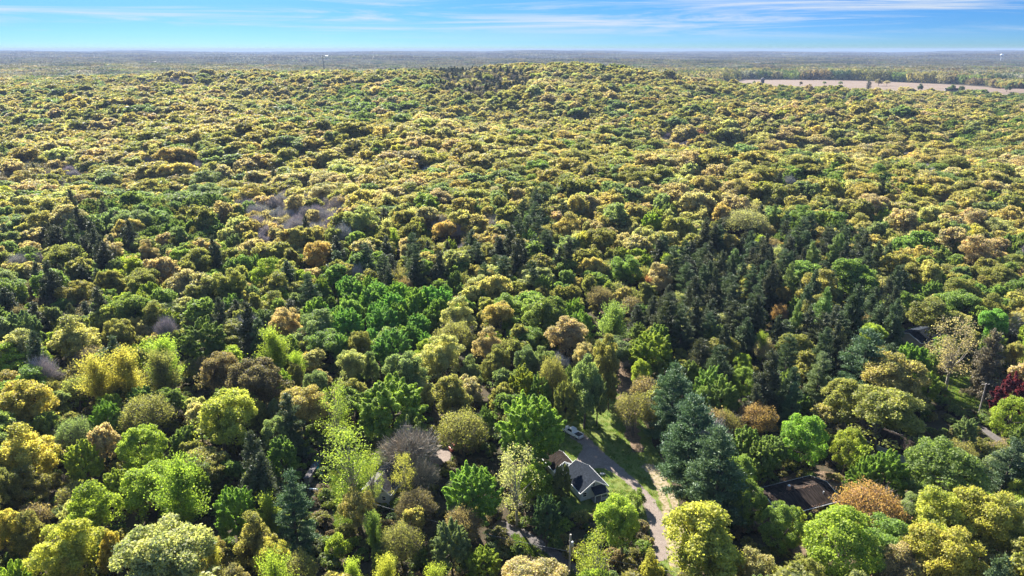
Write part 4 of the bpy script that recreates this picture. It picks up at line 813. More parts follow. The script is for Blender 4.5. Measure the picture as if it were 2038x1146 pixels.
# low undergrowth on the forest floor
ug = []
uy = rngA.uniform(70, 330, 11000); ux = rngA.uniform(-1, 1, 11000)*(uy*0.8+20); keep = np.ones(11000, bool)
for q in SHEETS: keep &= ~in_poly(q, ux, uy)
ux, uy = ux[keep], uy[keep]; uz = T(ux, uy); UC = ['olive', 'dkbrown', 'green', 'brown', 'sage', 'lime']; uc = rngA.choice(6, len(ux), p=[.34, .16, .26, .10, .09, .05])
for x, y, z, c in zip(ux, uy, uz, uc):
    idx, Rr, H0 = MIDX['shrub'][rngA.integers(2)]; q = rngA.uniform(0.25, 0.95)
    ug.append(((x, y, z-0.1), idx, (0, 0, rngA.uniform(0, 6.28)), (q, q, q*rngA.uniform(0.6, 1.0)), tjit(UC[c], 0.2)*0.8))
stuff_cloud('undergrowth', MID, ug)
# groves beyond the ridge, out to the horizon
CLEAR = []                                          # far openings (x0, x1, y0, y1)
def clearing(px0, px1, py0, py1):
    a = at(px0, py1); b = at(px1, py1); c = at(px1, py0)
    q = [(a.x, a.y), (b.x, b.y), (at(px1, py0).x, c.y), (at(px0, py0).x, c.y)]; CLEAR.append(np.array(q))
    me = bpy.data.meshes.new('far_field'); me.from_pydata([(x, y, float(T(x, y))+1.0) for x, y in q], [], [(0, 1, 2, 3)]); me.materials.append(M['far_field']); tag(link(bpy.data.objects.new('far_field', me)), kind='structure')
clearing(1480, 1570, 129, 134); clearing(590, 660, 120, 124); clearing(260, 330, 122, 126); clearing(1780, 1990, 119, 122)
grove = []; big = []
for yy in np.arange(1500, 5600, 46):
    hw = yy*0.80+150
    for xx in np.arange(-hw, hw, 46):
        x = xx+rngA.uniform(-18, 18); y = yy+rngA.uniform(-18, 18)
        if y < 1720: continue
        dx = rngA.uniform(-25, 25)
        if in_poly(FIELD, np.array([x, x-30, x+30, x, x]), np.array([y, y, y, y-28, y+28])).any() or any(in_poly(q, np.array([x]), np.array([y]))[0] for q in CLEAR): continue
        patch = math.sin(x*0.004+1)*math.sin(y*0.003+2)+0.5*math.sin(x*0.011+y*0.007); colr = rngA.choice(['tan', 'gold', 'olive', 'brown', 'grey', 'green', 'pine'], p=[.20, .12, .2, .14, .20, .06, .08]) if patch < 0.55 else rngA.choice(['dkbrown', 'grey', 'pine'])
        grove.append(((x, y, float(T(x, y))-rngA.uniform(0, 2)), int(rngA.integers(4)), (0, 0, rngA.uniform(0, 6.28)), (1.0, 1.0, rngA.uniform(0.95, 1.25)*(1.55 if x > 350 and 1900 < y < 2650 else 1.0)), tjit(colr, 0.28)*(0.62-0.34*min(1, (y-1700)/2200))))  # tint lowered: shade of the camera-facing sides put into the grove colour
for yy in np.geomspace(5500, 17000, 52):
    hw = yy*0.82; st = 170+(yy-5500)*0.012
    for xx in np.arange(-hw, hw, st):
        x = xx+rngA.uniform(-50, 50); y = yy+rngA.uniform(-60, 60); patch = math.sin(x*0.0016+1.7)*math.sin(y*0.0021)+0.4*math.sin(x*0.004)
        if patch > 1.05: continue
        colr = rngA.choice(['tan', 'brown', 'grey', 'olive', 'dkbrown'], p=[.2, .22, .36, .08, .14])
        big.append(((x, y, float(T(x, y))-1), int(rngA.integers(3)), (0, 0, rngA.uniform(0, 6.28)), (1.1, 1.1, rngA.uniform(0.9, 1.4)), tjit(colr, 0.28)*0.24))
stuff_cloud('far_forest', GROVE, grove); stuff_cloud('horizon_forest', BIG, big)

# ------------------------------------------------------------------ houses
def window(root, kind, x, y, z, w, h, nx, ny, name='window', muntin=True):
    # a window proud of a wall whose outward normal is (nx, ny)
    rz = math.atan2(ny, nx)-math.pi/2; e = empty_part = None
    def loc(u, o): return (x+u*math.cos(rz)-o*math.sin(rz)*-1*0+nx*o, y+u*math.sin(rz)+ny*o)
    f = MB(); t = 0.09
    for (u, zz, dw, dh) in ((0, h/2, w+2*t, t), (0, -h/2, w+2*t, t), (-w/2-t/2, 0, t, h-t), (w/2+t/2, 0, t, h-t)):
        a, b = loc(u, 0.03); f.box((a, b, z+zz), (dw, 0.07, dh), rz)
    if muntin: a, b = loc(0, 0.026); f.box((a, b, z), (w, 0.05, 0.05), rz)
    fo = f.build('window', M['trim'], root); g = MB(); a, b = loc(0, 0.012); g.box((a, b, z), (w, 0.02, h), rz); g.build('pane', M['glass'], fo); return fo
def gable_house(name, loc, rz, wid, length, hw, rise, wall_m, roof_m, label, over=0.4, cat='house'):
    root = empty(name, loc, rz, label, cat); w = MB(); a = wid/2
    w.prism([(-a, -0.3), (a, -0.3), (a, hw), (0, hw+rise), (-a, hw)], 0, length); w.build('wall', wall_m, root)
    ang = math.atan2(rise, a); th = 0.16; ov = over
    r = MB()
    for s in (-1, 1):
        ex, ez = s*(a+ov), hw-ov*rise/a; up = 0.012
        P = [(0, -ov, hw+rise+up), (ex, -ov, ez+up), (ex, length+ov, ez+up), (0, length+ov, hw+rise+up)]
        Q = [(x, y, z+th/math.cos(ang)) for x, y, z in P]
        r.add(P+Q, [(0, 1, 2, 3), (7, 6, 5, 4), (0, 4, 5, 1), (1, 5, 6, 2), (2, 6, 7, 3)])
    ro = r.build('roof', roof_m, root)
    f = MB()
    for yy in (-ov-0.03, length+ov+0.03):
        for s in (-1, 1):
            p0 = Vector((0, yy, hw+rise+0.05)); p1 = Vector((s*(a+ov), yy, hw-ov*rise/a+0.05)); d = (p1-p0); 
            f.add([p0+Vector((0, -0.03, -0.1)), p0+Vector((0, 0.03, -0.1)), p0+Vector((0, 0.03, 0.17)), p0+Vector((0, -0.03, 0.17)), p1+Vector((0, -0.03, -0.1)), p1+Vector((0, 0.03, -0.1)), p1+Vector((0, 0.03, 0.17)), p1+Vector((0, -0.03, 0.17))], [(0, 1, 5, 4), (1, 2, 6, 5), (2, 3, 7, 6), (3, 0, 4, 7), (0, 3, 2, 1), (4, 5, 6, 7)])
    f.build('fascia', M['trim'], root)
    gt = MB()
    for s in (-1, 1): gt.box((s*(a+ov+0.06), length/2, hw-ov*rise/a+0.07), (0.11, length+2*ov, 0.12))
    gt.build('gutter', M['trim'], root)
    return root, ro
c0 = at(1156, 998); rzh = R(24); off = Vector((2.95*math.cos(rzh), 2.95*math.sin(rzh), 0))
cot, cro = gable_house('cottage', c0+off, rzh, 5.9, 7.4, 2.35, 1.95, M['siding'], M['roof_slate'], 'small white gabled cottage with slate roof and front porch beside the gravel drive')
window(cot, 0, -0.05, 0, 3.35, 0.55, 0.75, 0, -1); window(cot, 0, -2.1, 0, 1.45, 0.8, 1.0, 0, -1); window(cot, 0, 2.95, 2.6, 1.4, 0.9, 1.0, 1, 0); window(cot, 0, 2.95, 5.4, 1.4, 0.9, 1.0, 1, 0); window(cot, 0, -2.95, 3.6, 1.4, 0.9, 1.0, -1, 0)
d = MB(); d.box((0.75, -0.03, 0.98), (0.9, 0.06, 1.95)); dr = d.build('door', M['black_plastic'], cot); MB().box((1.08, -0.08, 1.0), (0.06, 0.06, 0.1)).build('handle', M['chrome'], dr)
p = MB(); p.box((0.8, -0.95, 0.12), (3.0, 1.85, 0.3)); po = p.build('porch', M['weathered'], cot)
pr = MB(); pr.add([(-0.75, -0.02, 2.75), (2.35, -0.02, 2.75), (2.5, -2.1, 2.12), (-0.9, -2.1, 2.12), (-0.75, -0.02, 2.87), (2.35, -0.02, 2.87), (2.5, -2.1, 2.24), (-0.9, -2.1, 2.24)], [(0, 1, 2, 3), (7, 6, 5, 4), (0, 4, 5, 1), (1, 5, 6, 2), (2, 6, 7, 3), (3, 7, 4, 0)]); pr.build('porch_roof', M['roof_slate'], po)
bt = MB(); bt.box((0.8, -2.05, 2.05), (3.3, 0.1, 0.18)); bt.build('beam', M['trim'], po)
for x in (-0.65, 0.8, 2.2): MB().box((x, -1.82, 1.12), (0.12, 0.12, 1.75)).build('post', M['trim'], po)
rl = MB(); rl.box((1.5, -1.82, 0.95), (1.3, 0.05, 0.06)); rl.box((1.5, -1.82, 0.4), (1.3, 0.05, 0.05))
for k in range(8): rl.box((0.95+k*0.157, -1.82, 0.68), (0.035, 0.035, 0.5))
rl.build('railing', M['trim'], po)
gpt = at(1121, 946); gar, gro = gable_house('garage', gpt, R(24), 4.6, 5.0, 2.2, 1.4, M['siding'], M['roof_brown'], 'small garage with dark brown roof tucked behind the white cottage', cat='garage')
MB().box((0, -0.03, 1.05), (2.6, 0.06, 2.1)).build('garage_door', M['trim'], gar)
# ranch house: long eave towards the camera
e0 = at(1597, 1030); e1 = at(1659, 1013); dv = (e1-e0).normalized(); nv = Vector((-dv.y, dv.x, 0)); ang = math.atan2(dv.y, dv.x)
mid_ = e0-dv*5.5
ranch, rro = gable_house('ranch_house', Vector((0, 0, 0))+e0+dv*8.5+nv*3.9, ang+math.pi/2, 7.8, 14.0, 2.3, 1.25, M['siding_tan'], M['roof_brown'], 'long low tan ranch house with mossy dark brown roof at lower right', 0.55)
for yy, w_ in ((5.0, 0.6), (5.75, 0.6), (7.7, 0.5), (2.5, 1.0), (11.0, 1.0)): window(ranch, 0, -3.9, yy, 1.65, w_, 1.0, -1, 0, muntin=False)
ch = MB(); ch.box((0.6, 8.6, 4.0), (0.6, 0.6, 1.0)); cho = ch.build('chimney', M['brick'], rro); MB().box((0.6, 8.6, 4.6), (0.5, 0.5, 0.22), 0, 0.6).build('chimney_cap', M['trim'], rro)
MB().tube([(-2.2, 2.2, 2.8), (-2.2, 2.2, 3.5)], 0.12, 8).build('vent_pipe', M['steel'], rro)
rg = MB()
rr_ = random.Random(3)
for k in range(130):                                 # leaf litter lying along the ridge and gutters
    y = rr_.uniform(0, 14); s = rr_.choice((0, 0, 1)); x = rr_.gauss(0.1, 0.28) if s == 0 else -4.25+rr_.gauss(0, 0.15); z = 3.55-abs(x)*1.25/3.9+0.2
    rg.add([(x-0.08, y-0.1, z), (x+0.09, y-0.05, z), (x+0.05, y+0.11, z+0.03), (x-0.1, y+0.06, z+0.02)], [(0, 1, 2, 3)])
ro_ = rg.build('leaf_litter', M['leaf_litter'], rro); ro_['kind'] = 'stuff'
MB().tube([(-4.45, 13.9, 2.3), (-4.2, 13.95, 1.9), (-4.05, 13.95, 0.1)], 0.06, 6).build('downpipe', M['trim'], ranch)
h3 = at(1805, 688); gable_house('bungalow', h3+Vector((0, 0, 0)), R(-62), 8, 11, 2.6, 1.7, M['siding_tan'], M['roof_slate'], 'house with dark slate roof deep in shade above the bright lime green tree')
h4 = at(1838, 925); b4, b4r = gable_house('bungalow', h4, R(38), 8.0, 12, 2.6, 1.5, M['siding'], M['roof_brown'], 'house with dark brown roof and pale fascia behind the broad green tree')
window(b4, 0, 1.5, 0, 1.6, 1.1, 1.1, 0, -1); window(b4, 0, -1.8, 0, 1.6, 1.1, 1.1, 0, -1)
h5 = at(752, 1000); w5, w5r = gable_house('farmhouse', h5, R(-18), 5.6, 8, 2.9, 2.2, M['siding'], M['roof_grey'], 'white gabled house with grey roof half hidden by the thin poplars')
window(w5, 0, -1.4, 0, 3.1, 0.5, 0.6, 0, -1); window(w5, 0, 1.3, 0, 3.1, 0.5, 0.6, 0, -1); window(w5, 0, 1.5, 0, 1.4, 0.8, 1.0, 0, -1); window(w5, 0, -2.8, 3, 1.5, .8, 1.0, -1, 0)
en = MB(); en.box((-1.6, -0.9, 1.1), (1.9, 1.78, 2.2)); eno = en.build('entry_porch', M['siding'], w5); MB().box((-1.6, -0.95, 2.28), (2.2, 2.1, 0.14)).build('porch_roof', M['roof_grey'], eno)

# ------------------------------------------------------------------ vehicles
def wheel(root, x, y, r=0.38, w=0.26):
    t = MB(); t.tube([(x-w/2, y, r), (x-w/2+0.04, y, r), (x+w/2-0.04, y, r), (x+w/2, y, r)], [r*0.88, r, r, r*0.88], 16); to = t.build('wheel', M['tyre'], root, smooth_=False)
    s = 1 if x > 0 else -1; MB().tube([(x+s*(w/2-0.02), y, r), (x+s*(w/2+0.015), y, r)], [r*0.6, r*0.55], 12).build('rim', M['chrome'], to)
def pickup(loc, rz, label):                          # front towards +y
    root = empty('pickup_truck', loc, rz, label, 'pickup'); hw = 0.98
    b = MB(); b.prism([(-hw, 0.42), (hw, 0.42), (hw, 0.95), (hw-0.05, 1.08), (-hw+0.05, 1.08), (-hw, 0.95)], 0.55, 2.75)
    b.box((0, 0.1, 0.72), (1.96, 2.4, 0.62)); b.build('body', M['white_paint'], root, 0.05)
    hd = MB(); hd.add([(-0.86, 1.2, 1.1), (0.86, 1.2, 1.1), (0.80, 2.7, 1.0), (-0.80, 2.7, 1.0), (-0.8, 1.15, 1.16), (0.8, 1.15, 1.16), (0.72, 2.6, 1.07), (-0.72, 2.6, 1.07)], [(0, 1, 2, 3), (7, 6, 5, 4), (0, 4, 5, 1), (1, 5, 6, 2), (2, 6, 7, 3), (3, 7, 4, 0)]); hd.build('hood', M['white_paint'], root)
    c = MB(); c.add([(-0.92, -0.75, 1.04), (0.92, -0.75, 1.04), (0.92, 1.45, 1.06), (-0.92, 1.45, 1.06), (-0.74, -0.5, 1.86), (0.74, -0.5, 1.86), (0.74, 0.75, 1.86), (-0.74, 0.75, 1.86)], [(3, 2, 1, 0), (4, 5, 6, 7), (0, 1, 5, 4), (1, 2, 6, 5), (2, 3, 7, 6), (3, 0, 4, 7)]); c.build('cab', M['white_paint'], root, 0.06)
    gl = MB(); gl.add([(-0.80, 1.40, 1.18), (0.80, 1.40, 1.18), (0.68, 0.86, 1.79), (-0.68, 0.86, 1.79)], [(0, 1, 2, 3)]); gl.build('windscreen', M['glass'], root)
    for s in (-1, 1):
        q = MB(); q.add([(s*0.915, -0.5, 1.2), (s*0.915, 1.05, 1.2), (s*0.785, 0.66, 1.76), (s*0.785, -0.38, 1.76)], [(0, 1, 2, 3)]); q.build('side_window', M['glass'], root)
        MB().box((s*1.06, 0.95, 1.2), (0.18, 0.1, 0.16)).build('mirror', M['black_plastic'], root)
        MB().box((s*0.78, 2.78, 0.88), (0.3, 0.08, 0.16)).build('headlight', M['trim'], root); MB().box((s*0.86, -2.87, 0.92), (0.16, 0.05, 0.3)).build('tail_light', M['red_lamp'], root)
        MB().box((s*0.93, -1.82, 0.84), (0.12, 2.08, 0.60)).build('bed_side', M['white_paint'], root, 0.03)
    MB().box((0, -1.82, 0.62), (1.74, 2.06, 0.12)).build('bed_floor', M['black_plastic'], root); MB().box((0, -1.82, 1.0), (1.72, 2.02, 0.05)).build('bed_cover', M['black_plastic'], root)
    MB().box((0, -2.82, 0.82), (1.72, 0.07, 0.56)).build('tailgate', M['white_paint'], root, 0.02); MB().box((0, -2.95, 0.5), (1.9, 0.16, 0.2)).build('bumper', M['chrome'], root); MB().box((0, 2.82, 0.55), (1.9, 0.18, 0.26)).build('bumper', M['chrome'], root)
    MB().box((0, 2.77, 0.84), (1.1, 0.06, 0.3)).build('grille', M['black_plastic'], root)
    for x in (-0.88, 0.88):
        for y in (-1.75, 1.75): wheel(root, x, y)
    return root
pa, pb = at(1154, 873, 0.0), at(1126, 857, 0.0); dv = pb-pa
pickup((pa+pb)/2, math.atan2(dv.y, dv.x)-math.pi/2, 'silver white pickup truck with black bed parked where the gravel drive ends')
def car(loc, rz, paint, label, suv=0.0):
    root = empty('car', loc, rz, label, 'car'); h = 1.42+suv
    secs = [(-2.2, 0.55, 0.8), (-2.1, 0.92, 0.86), (-1.2, 0.98+suv*0.2, 0.9), (0.9, 0.95, 0.9), (2.0, 0.80, 0.84), (2.2, 0.5, 0.76)]; b = MB(); V = []; F = []
    for y, z, w in secs: V += [(-w, y, 0.25), (-w, y, z*0.8), (-w*0.92, y, z), (w*0.92, y, z), (w, y, z*0.8), (w, y, 0.25)]
    for i in range(5):
        for k in range(6): F.append((i*6+k, i*6+(k+1) % 6, (i+1)*6+(k+1) % 6, (i+1)*6+k))
    F += [tuple(range(6)), tuple(range(35, 29, -1))]; b.add(V, F); b.build('body', paint, root, smooth_=False)
    g = MB(); V = []
    for y, z, w in ((-1.9 if suv else -1.55, 0.93, 0.8), (-1.45 if suv else -0.75, h-0.06, 0.66), (0.25, h-0.06, 0.66), (1.15, 0.93, 0.8)): V += [(-w, y, z), (w, y, z)]
    g.add(V, [(0, 1, 3, 2), (2, 3, 5, 4), (4, 5, 7, 6), (0, 2, 4, 6), (1, 7, 5, 3), (0, 6, 7, 1)]); g.build('glasshouse', M['glass'], root)
    r = MB(); r.box((0, (-1.45+0.3)/2 if suv else -0.25, h-0.02), (1.34, 1.75 if suv else 1.05, 0.1), 0, 0.9); r.build('roof', paint, root, 0.02)
    for x in (-0.8, 0.8):
        for y in (-1.35, 1.38): wheel(root, x, y, 0.33, 0.22)
        MB().box((x*0.8, 2.17, 0.6), (0.3, 0.07, 0.12)).build('headlight', M['trim'], root); MB().box((x*0.85, -2.18, 0.68), (0.26, 0.06, 0.12)).build('tail_light', M['red_lamp'], root)
    return root
car(at(1675, 810), R(-35), M['blue_paint'], 'pale blue car half hidden in shade under the wide olive tree')
car(at(1966, 902), R(10), M['dark_paint'], 'dark car at the bottom of the driveway left of the blue green pine', 0.25)
car(at(912, 893), R(-60), M['red_paint'], 'small red car half hidden behind the flat topped olive tree', 0.1)

# ------------------------------------------------------------------ street furniture and yard things
def utility_pole(loc, h, label, arm=True, can=True, rz=0.0):
    root = empty('utility_pole', loc, rz, label, 'utility pole', 'wooden utility poles'); MB().tube([(0, 0, -0.4), (0, 0, h*0.5), (0, 0, h)], [0.20, 0.18, 0.15], 9).build('pole', M['wood'], root)
    if can:
        c = MB(); c.tube([(0.36, 0, h-2.5), (0.36, 0, h-2.42), (0.36, 0, h-1.62), (0.36, 0, h-1.55)], [0.18, 0.23, 0.23, 0.15], 12); co = c.build('transformer', M['steel'], root); MB().box((0.2, 0, h-2.0), (0.22, 0.1, 0.12)).build('bracket', M['steel'], co)
        MB().tube([(0.36, 0, h-1.55), (0.36, 0, h-1.3)], [0.05, 0.04], 6).build('bushing', M['trim'], co)
        MB().box((-0.12, 0, h-1.5), (0.24, 0.08, 0.5)).build('cutout', M['wood'], root)
    if arm:
        MB().box((0, 0.16, h-0.35), (2.0, 0.1, 0.12)).build('crossarm', M['wood'], root)
        for x in (-0.85, 0.85): MB().tube([(x, 0.16, h-0.29), (x, 0.16, h-0.12)], [0.05, 0.035], 6).build('insulator', M['trim'], root)
    return root
up_ = at(1133, 1143); hp = 8.6
utility_pole(up_, hp, 'wooden utility pole with grey transformer beside the lower road', False, True)
utility_pole(at(1947, 826), 9.0, 'dark wooden pole with a crossarm standing on the right side lawn', True, False)
def cable(a, b, sag, r, label):
    a, b = Vector(a), Vector(b); P = []
    for k in range(25): t = k/24; q = a.lerp(b, t); q.z -= sag*4*t*(1-t); P.append(q)
    o = MB().tube(P, r, 5).build('overhead_cable', M['cable'], None); tag(o, label, 'cable', 'overhead cables at the utility pole'); return o
b0 = Vector((up_.x, up_.y, 0))
cable(b0+Vector((-42, 14, 6.4)), b0+Vector((-0.17, 0, 5.0)), 0.9, 0.03, 'thin grey cable running left from the utility pole over the lower road')
cable(b0+Vector((0.17, 0, 5.0)), b0+Vector((38, -10, 5.8)), 0.8, 0.03, 'thin grey cable running right from the utility pole past the thin lime tree')
st_ = MB(); rs = random.Random(4); st_.sphere((0, 0, 0.2), (0.55, 0.4, 0.32), 9, 6); st_.sphere((0.5, 0.2, 0.12), (0.28, 0.25, 0.2), 7, 5)
st_.v = [(x+rs.gauss(0, 0.03), y+rs.gauss(0, 0.03), z+rs.gauss(0, 0.03)) for x, y, z in st_.v]; bo = st_.build('boulder', M['stone']); bo.location = at(1198, 945); tag(bo, 'pale boulder on the grass inside the curve of the gravel drive', 'boulder')
# slide, ball, shed, plank, tank, umbrella
sl = at(636, 944); sr = empty('slide', sl, R(40), 'turquoise plastic slide beside the long grey shed', 'slide')
ch_ = MB(); prof = [(0.9, 1.35), (0.5, 1.2), (-0.3, 0.65), (-1.1, 0.22), (-1.5, 0.18)]
for i in range(4):
    (y0, z0), (y1, z1) = prof[i], prof[i+1]; ch_.add([(-0.28, y0, z0), (0.28, y0, z0), (0.28, y1, z1), (-0.28, y1, z1), (-0.28, y0, z0-0.05), (0.28, y0, z0-0.05), (0.28, y1, z1-0.05), (-0.28, y1, z1-0.05)], [(0, 1, 2, 3), (7, 6, 5, 4), (0, 3, 7, 4), (1, 5, 6, 2)])
    for s in (-1, 1): ch_.add([(s*0.28, y0, z0-0.04), (s*0.28, y1, z1-0.04), (s*0.28, y1, z1+0.16), (s*0.28, y0, z0+0.16), (s*0.33, y0, z0-0.04), (s*0.33, y1, z1-0.04), (s*0.33, y1, z1+0.16), (s*0.33, y0, z0+0.16)], [(0, 1, 2, 3), (7, 6, 5, 4), (0, 4, 5, 1), (3, 2, 6, 7), (0, 3, 7, 4), (1, 5, 6, 2)])
ch_.build('chute', M['teal'], sr); MB().box((0, 1.3, 1.3), (0.8, 0.8, 0.08)).build('platform', M['teal'], sr)
ld = MB()
for s in (-1, 1):
    for y in (0.95, 1.65): ld.box((s*0.34, y, 0.65), (0.08, 0.08, 1.3))
    ld.box((s*0.36, 1.3, 1.7), (0.06, 0.8, 0.5))
for k in range(3): ld.box((0, 1.66, 0.35+k*0.32), (0.6, 0.06, 0.05))
ld.build('ladder', M['teal'], sr)
bl = MB().sphere((0, 0, 0.24), 0.24, 12, 8).build('ball', M['orange']); bl.location = at(634, 949); tag(bl, 'orange ball on the ground beside the turquoise slide', 'ball')
s0 = at(610, 952, 1.6); s1 = at(634, 915, 1.6); dv = s1-s0; sh = empty('shed', Vector((s0.x, s0.y, 0)), math.atan2(dv.y, dv.x)-math.pi/2, 'long narrow grey shed with lean-to roof left of the turquoise slide', 'shed'); Ls = dv.length
MB().box((0, Ls/2, 0.75), (1.0, Ls, 1.7)).build('wall', M['weathered'], sh); rf = MB(); rf.add([(-0.65, -0.2, 1.62), (0.65, -0.2, 1.72), (0.65, Ls+0.2, 1.72), (-0.65, Ls+0.2, 1.62), (-0.65, -0.2, 1.70), (0.65, -0.2, 1.80), (0.65, Ls+0.2, 1.80), (-0.65, Ls+0.2, 1.70)], [(3, 2, 1, 0), (4, 5, 6, 7), (0, 1, 5, 4), (1, 2, 6, 5), (2, 3, 7, 6), (3, 0, 4, 7)]); rf.build('roof', M['roof_grey'], sh)
pk = MB(); pk.box((0, 0, 0.42), (1.8, 0.3, 0.06)); pko = empty('bench', at(624, 976), R(-8), 'white garden bench left of the tall thin poplar', 'bench'); pk.build('seat', M['trim'], pko)
for x in (-0.75, 0.75): MB().box((x, 0, 0.19), (0.08, 0.26, 0.4)).build('leg', M['trim'], pko)
tk_ = empty('fuel_tank', at(1850, 941), R(20), 'small white upright fuel tank beside the broad green tree', 'tank'); MB().tube([(0, 0, 0.1), (0, 0, 0.2), (0, 0, 1.1), (0, 0, 1.3)], [0.3, 0.36, 0.36, 0.2], 14).build('vessel', M['white_tank'], tk_)
MB().tube([(0, 0, 1.3), (0, 0, 1.45)], [0.12, 0.12], 8).build('valve_cap', M['steel'], tk_)
MB().tube([(0, 0, 0), (0, 0, 0.12)], [0.28, 0.28], 10).build('base', M['steel'], tk_)
um = empty('parasol', at(1650, 1152), 0.0, 'closed blue garden parasol at the bottom edge left of the lime dome', 'parasol'); MB().tube([(0, 0, 0), (0.0, 0, 1.2), (-0.1, 0, 3.0)], [0.03, 0.03, 0.02], 6).build('pole', M['trim'], um)
cn = MB(); cn.tube([(-0.02, 0, 0.9), (-0.04, 0, 1.3), (-0.07, 0, 2.0), (-0.085, 0, 2.45)], [0.24, 0.2, 0.11, 0.03], 8); cn.build('canopy', M['blue_cloth'], um)
tl = empty('trailer', at(172, 836), R(30), 'pale trailer glimpsed below the willowy golden row', 'trailer'); MB().box((0, 0, 0.8), (1.7, 2.6, 0.9)).build('body', M['siding_tan'], tl, 0.06); MB().box((0, 0, 1.28), (1.76, 2.7, 0.06)).build('roof', M['roof_grey'], tl); MB().box((0, 1.9, 0.45), (0.08, 1.3, 0.1)).build('tow_bar', M['steel'], tl)
for x in (-0.85, 0.85): wheel(tl, x, -0.2, 0.33, 0.2)
lg = MB().tube([(0, 0, 0.2), (2.2, 1.8, 0.3), (4.5, 4.2, 0.22)], [0.2, 0.17, 0.1], 8).build('fallen_log', M['palebark']); lg.location = at(926, 894); tag(lg, 'pale fallen log right of the small red car', 'log')

# ------------------------------------------------------------------ far landmarks
sp_ = at_far(1517, 168); si = empty('silo', sp_, 0, 'dark grey farm silo with pale domed top at the edge of the bare field', 'silo')
MB().tube([(0, 0, -1), (0, 0, 14)], [4.6, 4.6], 20).build('wall', M['concrete'], si); dm = MB(); dm.tube([(0, 0, 14), (0, 0, 15.6), (0, 0, 17), (0, 0, 17.8)], [4.7, 4.2, 2.6, 0.4], 20); dm.build('dome', M['weathered'], si)
hp_ = MB()
for z in np.arange(0.5, 14, 1.6): hp_.tube([(0, 0, z), (0, 0, z+0.25)], [4.72, 4.72], 20)
hp_.build('hoop', M['concrete'], si)
mx_ = at(643, 118); mr_ = (2600)/mx_.y; ms = empty('radio_mast', (mx_.x*mr_, 2600, float(T(mx_.x*mr_, 2600))), 0, 'tall thin lattice radio mast on the skyline left of centre', 'mast')
lt = MB(); Hm = 70
for a in range(3): th = a*2.094; lt.tube([(1.1*math.cos(th), 1.1*math.sin(th), 0), (0.8*math.cos(th), 0.8*math.sin(th), Hm)], 0.5, 5)
for z in np.arange(0, Hm-3, 3.0):
    for a in range(3):
        t0, t1 = a*2.094, (a+1)*2.094; lt.tube([(1.05*math.cos(t0), 1.05*math.sin(t0), z), (1.05*math.cos(t1), 1.05*math.sin(t1), z+3)], 0.35, 4)
lt.build('lattice', M['black_plastic'], ms); MB().tube([(0, 0, Hm), (0, 0, Hm+4)], [0.25, 0.1], 6).build('antenna', M['steel'], ms)
wd = at(1992, 118); k_ = 5000/wd.y; wt = empty('water_tower', (wd.x*k_, 5000, float(T(wd.x*k_, 5000))), 0, 'white water tower on the far right skyline', 'water tower')
MB().tube([(0, 0, 0), (0, 0, 5), (0, 0, 44), (0, 0, 50)], [5, 2.6, 2.2, 5], 14).build('stem', M['white_tank'], wt); MB().sphere((0, 0, 57), (11, 11, 8), 20, 10).build('bulb', M['white_tank'], wt, smooth_=True)
def barn(px, py, L, w, h, rz, label):
    p_ = at(px, py); p_.z = float(T(p_.x, p_.y)); b_, r_ = gable_house('barn', p_, rz, w, L, h, h*0.4, M['siding'], M['steel'], label, 0.5, 'barn'); b_['group'] = 'far white buildings'
barn(1480, 129.0, 180, 16, 7, R(-90), 'long low white building far right in the plain'); barn(1566, 128.0, 40, 20, 13, R(-90), 'tall white barn at the right end of the long low white building')
barn(610, 119.5, 120, 26, 9, R(-90), 'long white building left of the radio mast on the plain'); barn(648, 119.5, 26, 20, 15, R(-90), 'small white building right of the radio mast'); barn(288, 121.5, 36, 20, 11, R(-90), 'left of two small white buildings far left on the plain'); barn(302, 121.5, 36, 20, 12, R(-90), 'right of two small white buildings far left on the plain')
fb = at_far(1905, 184); gable_house('farm_shed', fb, R(70), 14, 24, 5, 4, M['weathered'], M['roof_brown'], 'dark farm shed among trees on the near edge of the bare field', 0.5, 'shed')
def field_tree(px, py, sp, colr, w, label): 
    p_ = at_far(px, py); a, b = HEIGHT[sp]; r_ = grow(sp, p_.x, p_.y, w, a*w+b, colr, label)
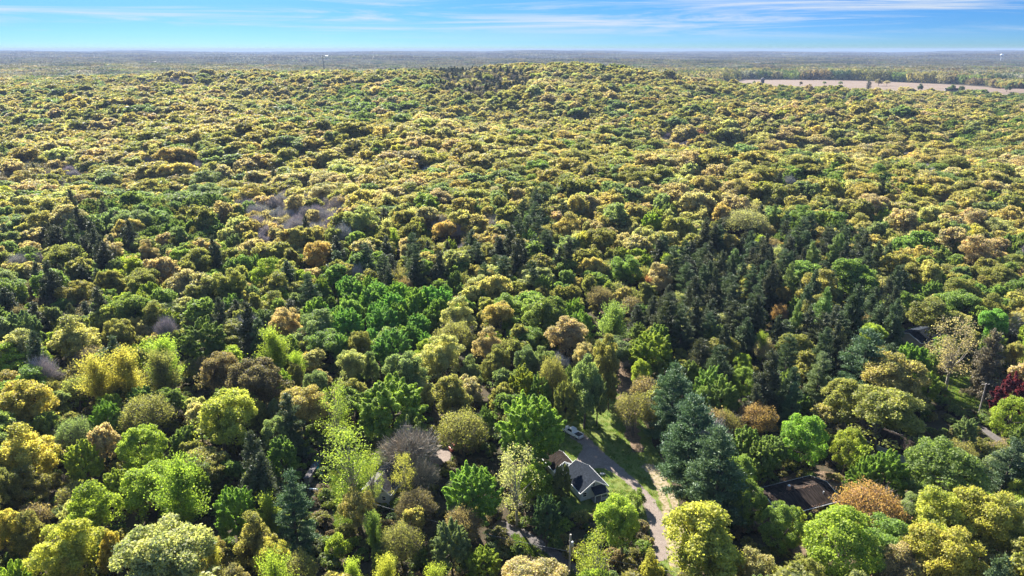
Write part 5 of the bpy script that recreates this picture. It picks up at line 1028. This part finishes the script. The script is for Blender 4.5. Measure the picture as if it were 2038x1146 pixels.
for px, py, sp, colr, w, label in [(1500, 172, 'oak', 'sage', 11, 'lone sage tree left of the grey silo'), (1592, 173, 'oak', 'brown', 10, 'lone brown tree in the bare field right of the silo'), (1640, 170, 'twiggy', 'sage', 10, 'tall pale tree on the near side of the bare field, middle'), (1672, 171, 'twiggy', 'sage', 12, 'pale tree beside the tall pale tree on the field edge'), (1748, 171, 'oak', 'tan', 18, 'wide tan tree in the middle of the bare field'), (1765, 171, 'twiggy', 'tan', 16, 'tan tree just right of the wide tan field tree'), (1832, 182, 'oak', 'pine', 16, 'dark rounded tree before the right part of the bare field'), (1728, 180, 'pine', 'dark', 14, 'dark conifer clump below the wide tan field tree'), (1892, 184, 'oak', 'sage', 15, 'sage tree left of the dark farm shed'), (1912, 186, 'maple', 'sage', 14, 'sage tree right of the dark farm shed'), (2003, 183, 'oak', 'pine', 18, 'dark tree at the right end of the bare field')]:
    field_tree(px, py, sp, colr, w, label)

# ------------------------------------------------------------------ grass tufts on the lawns
def tufts():
    rng = np.random.default_rng(8); C = Crown(); n = 26; p = rng.normal(0, 0.22, (n, 3)); p[:, 2] = 0.09; ax = unit(np.array([0, 0, 1.0])+0.5*rng.normal(size=(n, 3)))
    C.add(kites(p, ax, rdir(rng, n), 0.28, 0.07, rng), rng.random(n)); c = bpy.data.collections.new('tuft_kinds'); c.objects.link(bpy.data.objects.new('grass_tuft', C.mesh('grass_tuft', [M['leaf']]))); return c
TC = tufts(); gp = []
drive = [s for s in SHEETS[1:5]]
for q in (SHEETS[0], SHEETS[6], SHEETS[7], SHEETS[9]):
    lo, hi = q.min(0), q.max(0); P_ = rngA.uniform(lo, hi, (4200, 2)); kp = in_poly(q, P_[:, 0], P_[:, 1])
    for d_ in drive: kp &= ~in_poly(d_, P_[:, 0], P_[:, 1])
    for x, y in P_[kp]:
        sc = rngA.uniform(0.5, 1.3); gp.append(((x, y, 0.03), 0, (0, 0, rngA.uniform(0, 6.28)), (sc, sc, sc*rngA.uniform(0.5, 1.1)), np.array(((0.14, 0.2, 0.035), (0.2, 0.21, 0.06), (0.1, 0.18, 0.03))[rngA.integers(3)])))
stuff_cloud('grass', TC, gp)

# ------------------------------------------------------------------ haze
hz = bpy.data.materials.new('haze'); hz.use_nodes = True; t = hz.node_tree; t.nodes.clear(); o = t.nodes.new('ShaderNodeOutputMaterial'); v = t.nodes.new('ShaderNodeVolumePrincipled')
v.inputs['Density'].default_value = 6.5e-5; v.inputs['Color'].default_value = (0.32, 0.43, 0.66, 1); v.inputs['Anisotropy'].default_value = 0.0; t.links.new(v.outputs[0], o.inputs['Volume'])
bx = MB(); bx.box((0, 0, 41), (49000, 49000, 126)); ho = bx.build('haze', hz); tag(ho, kind='stuff')
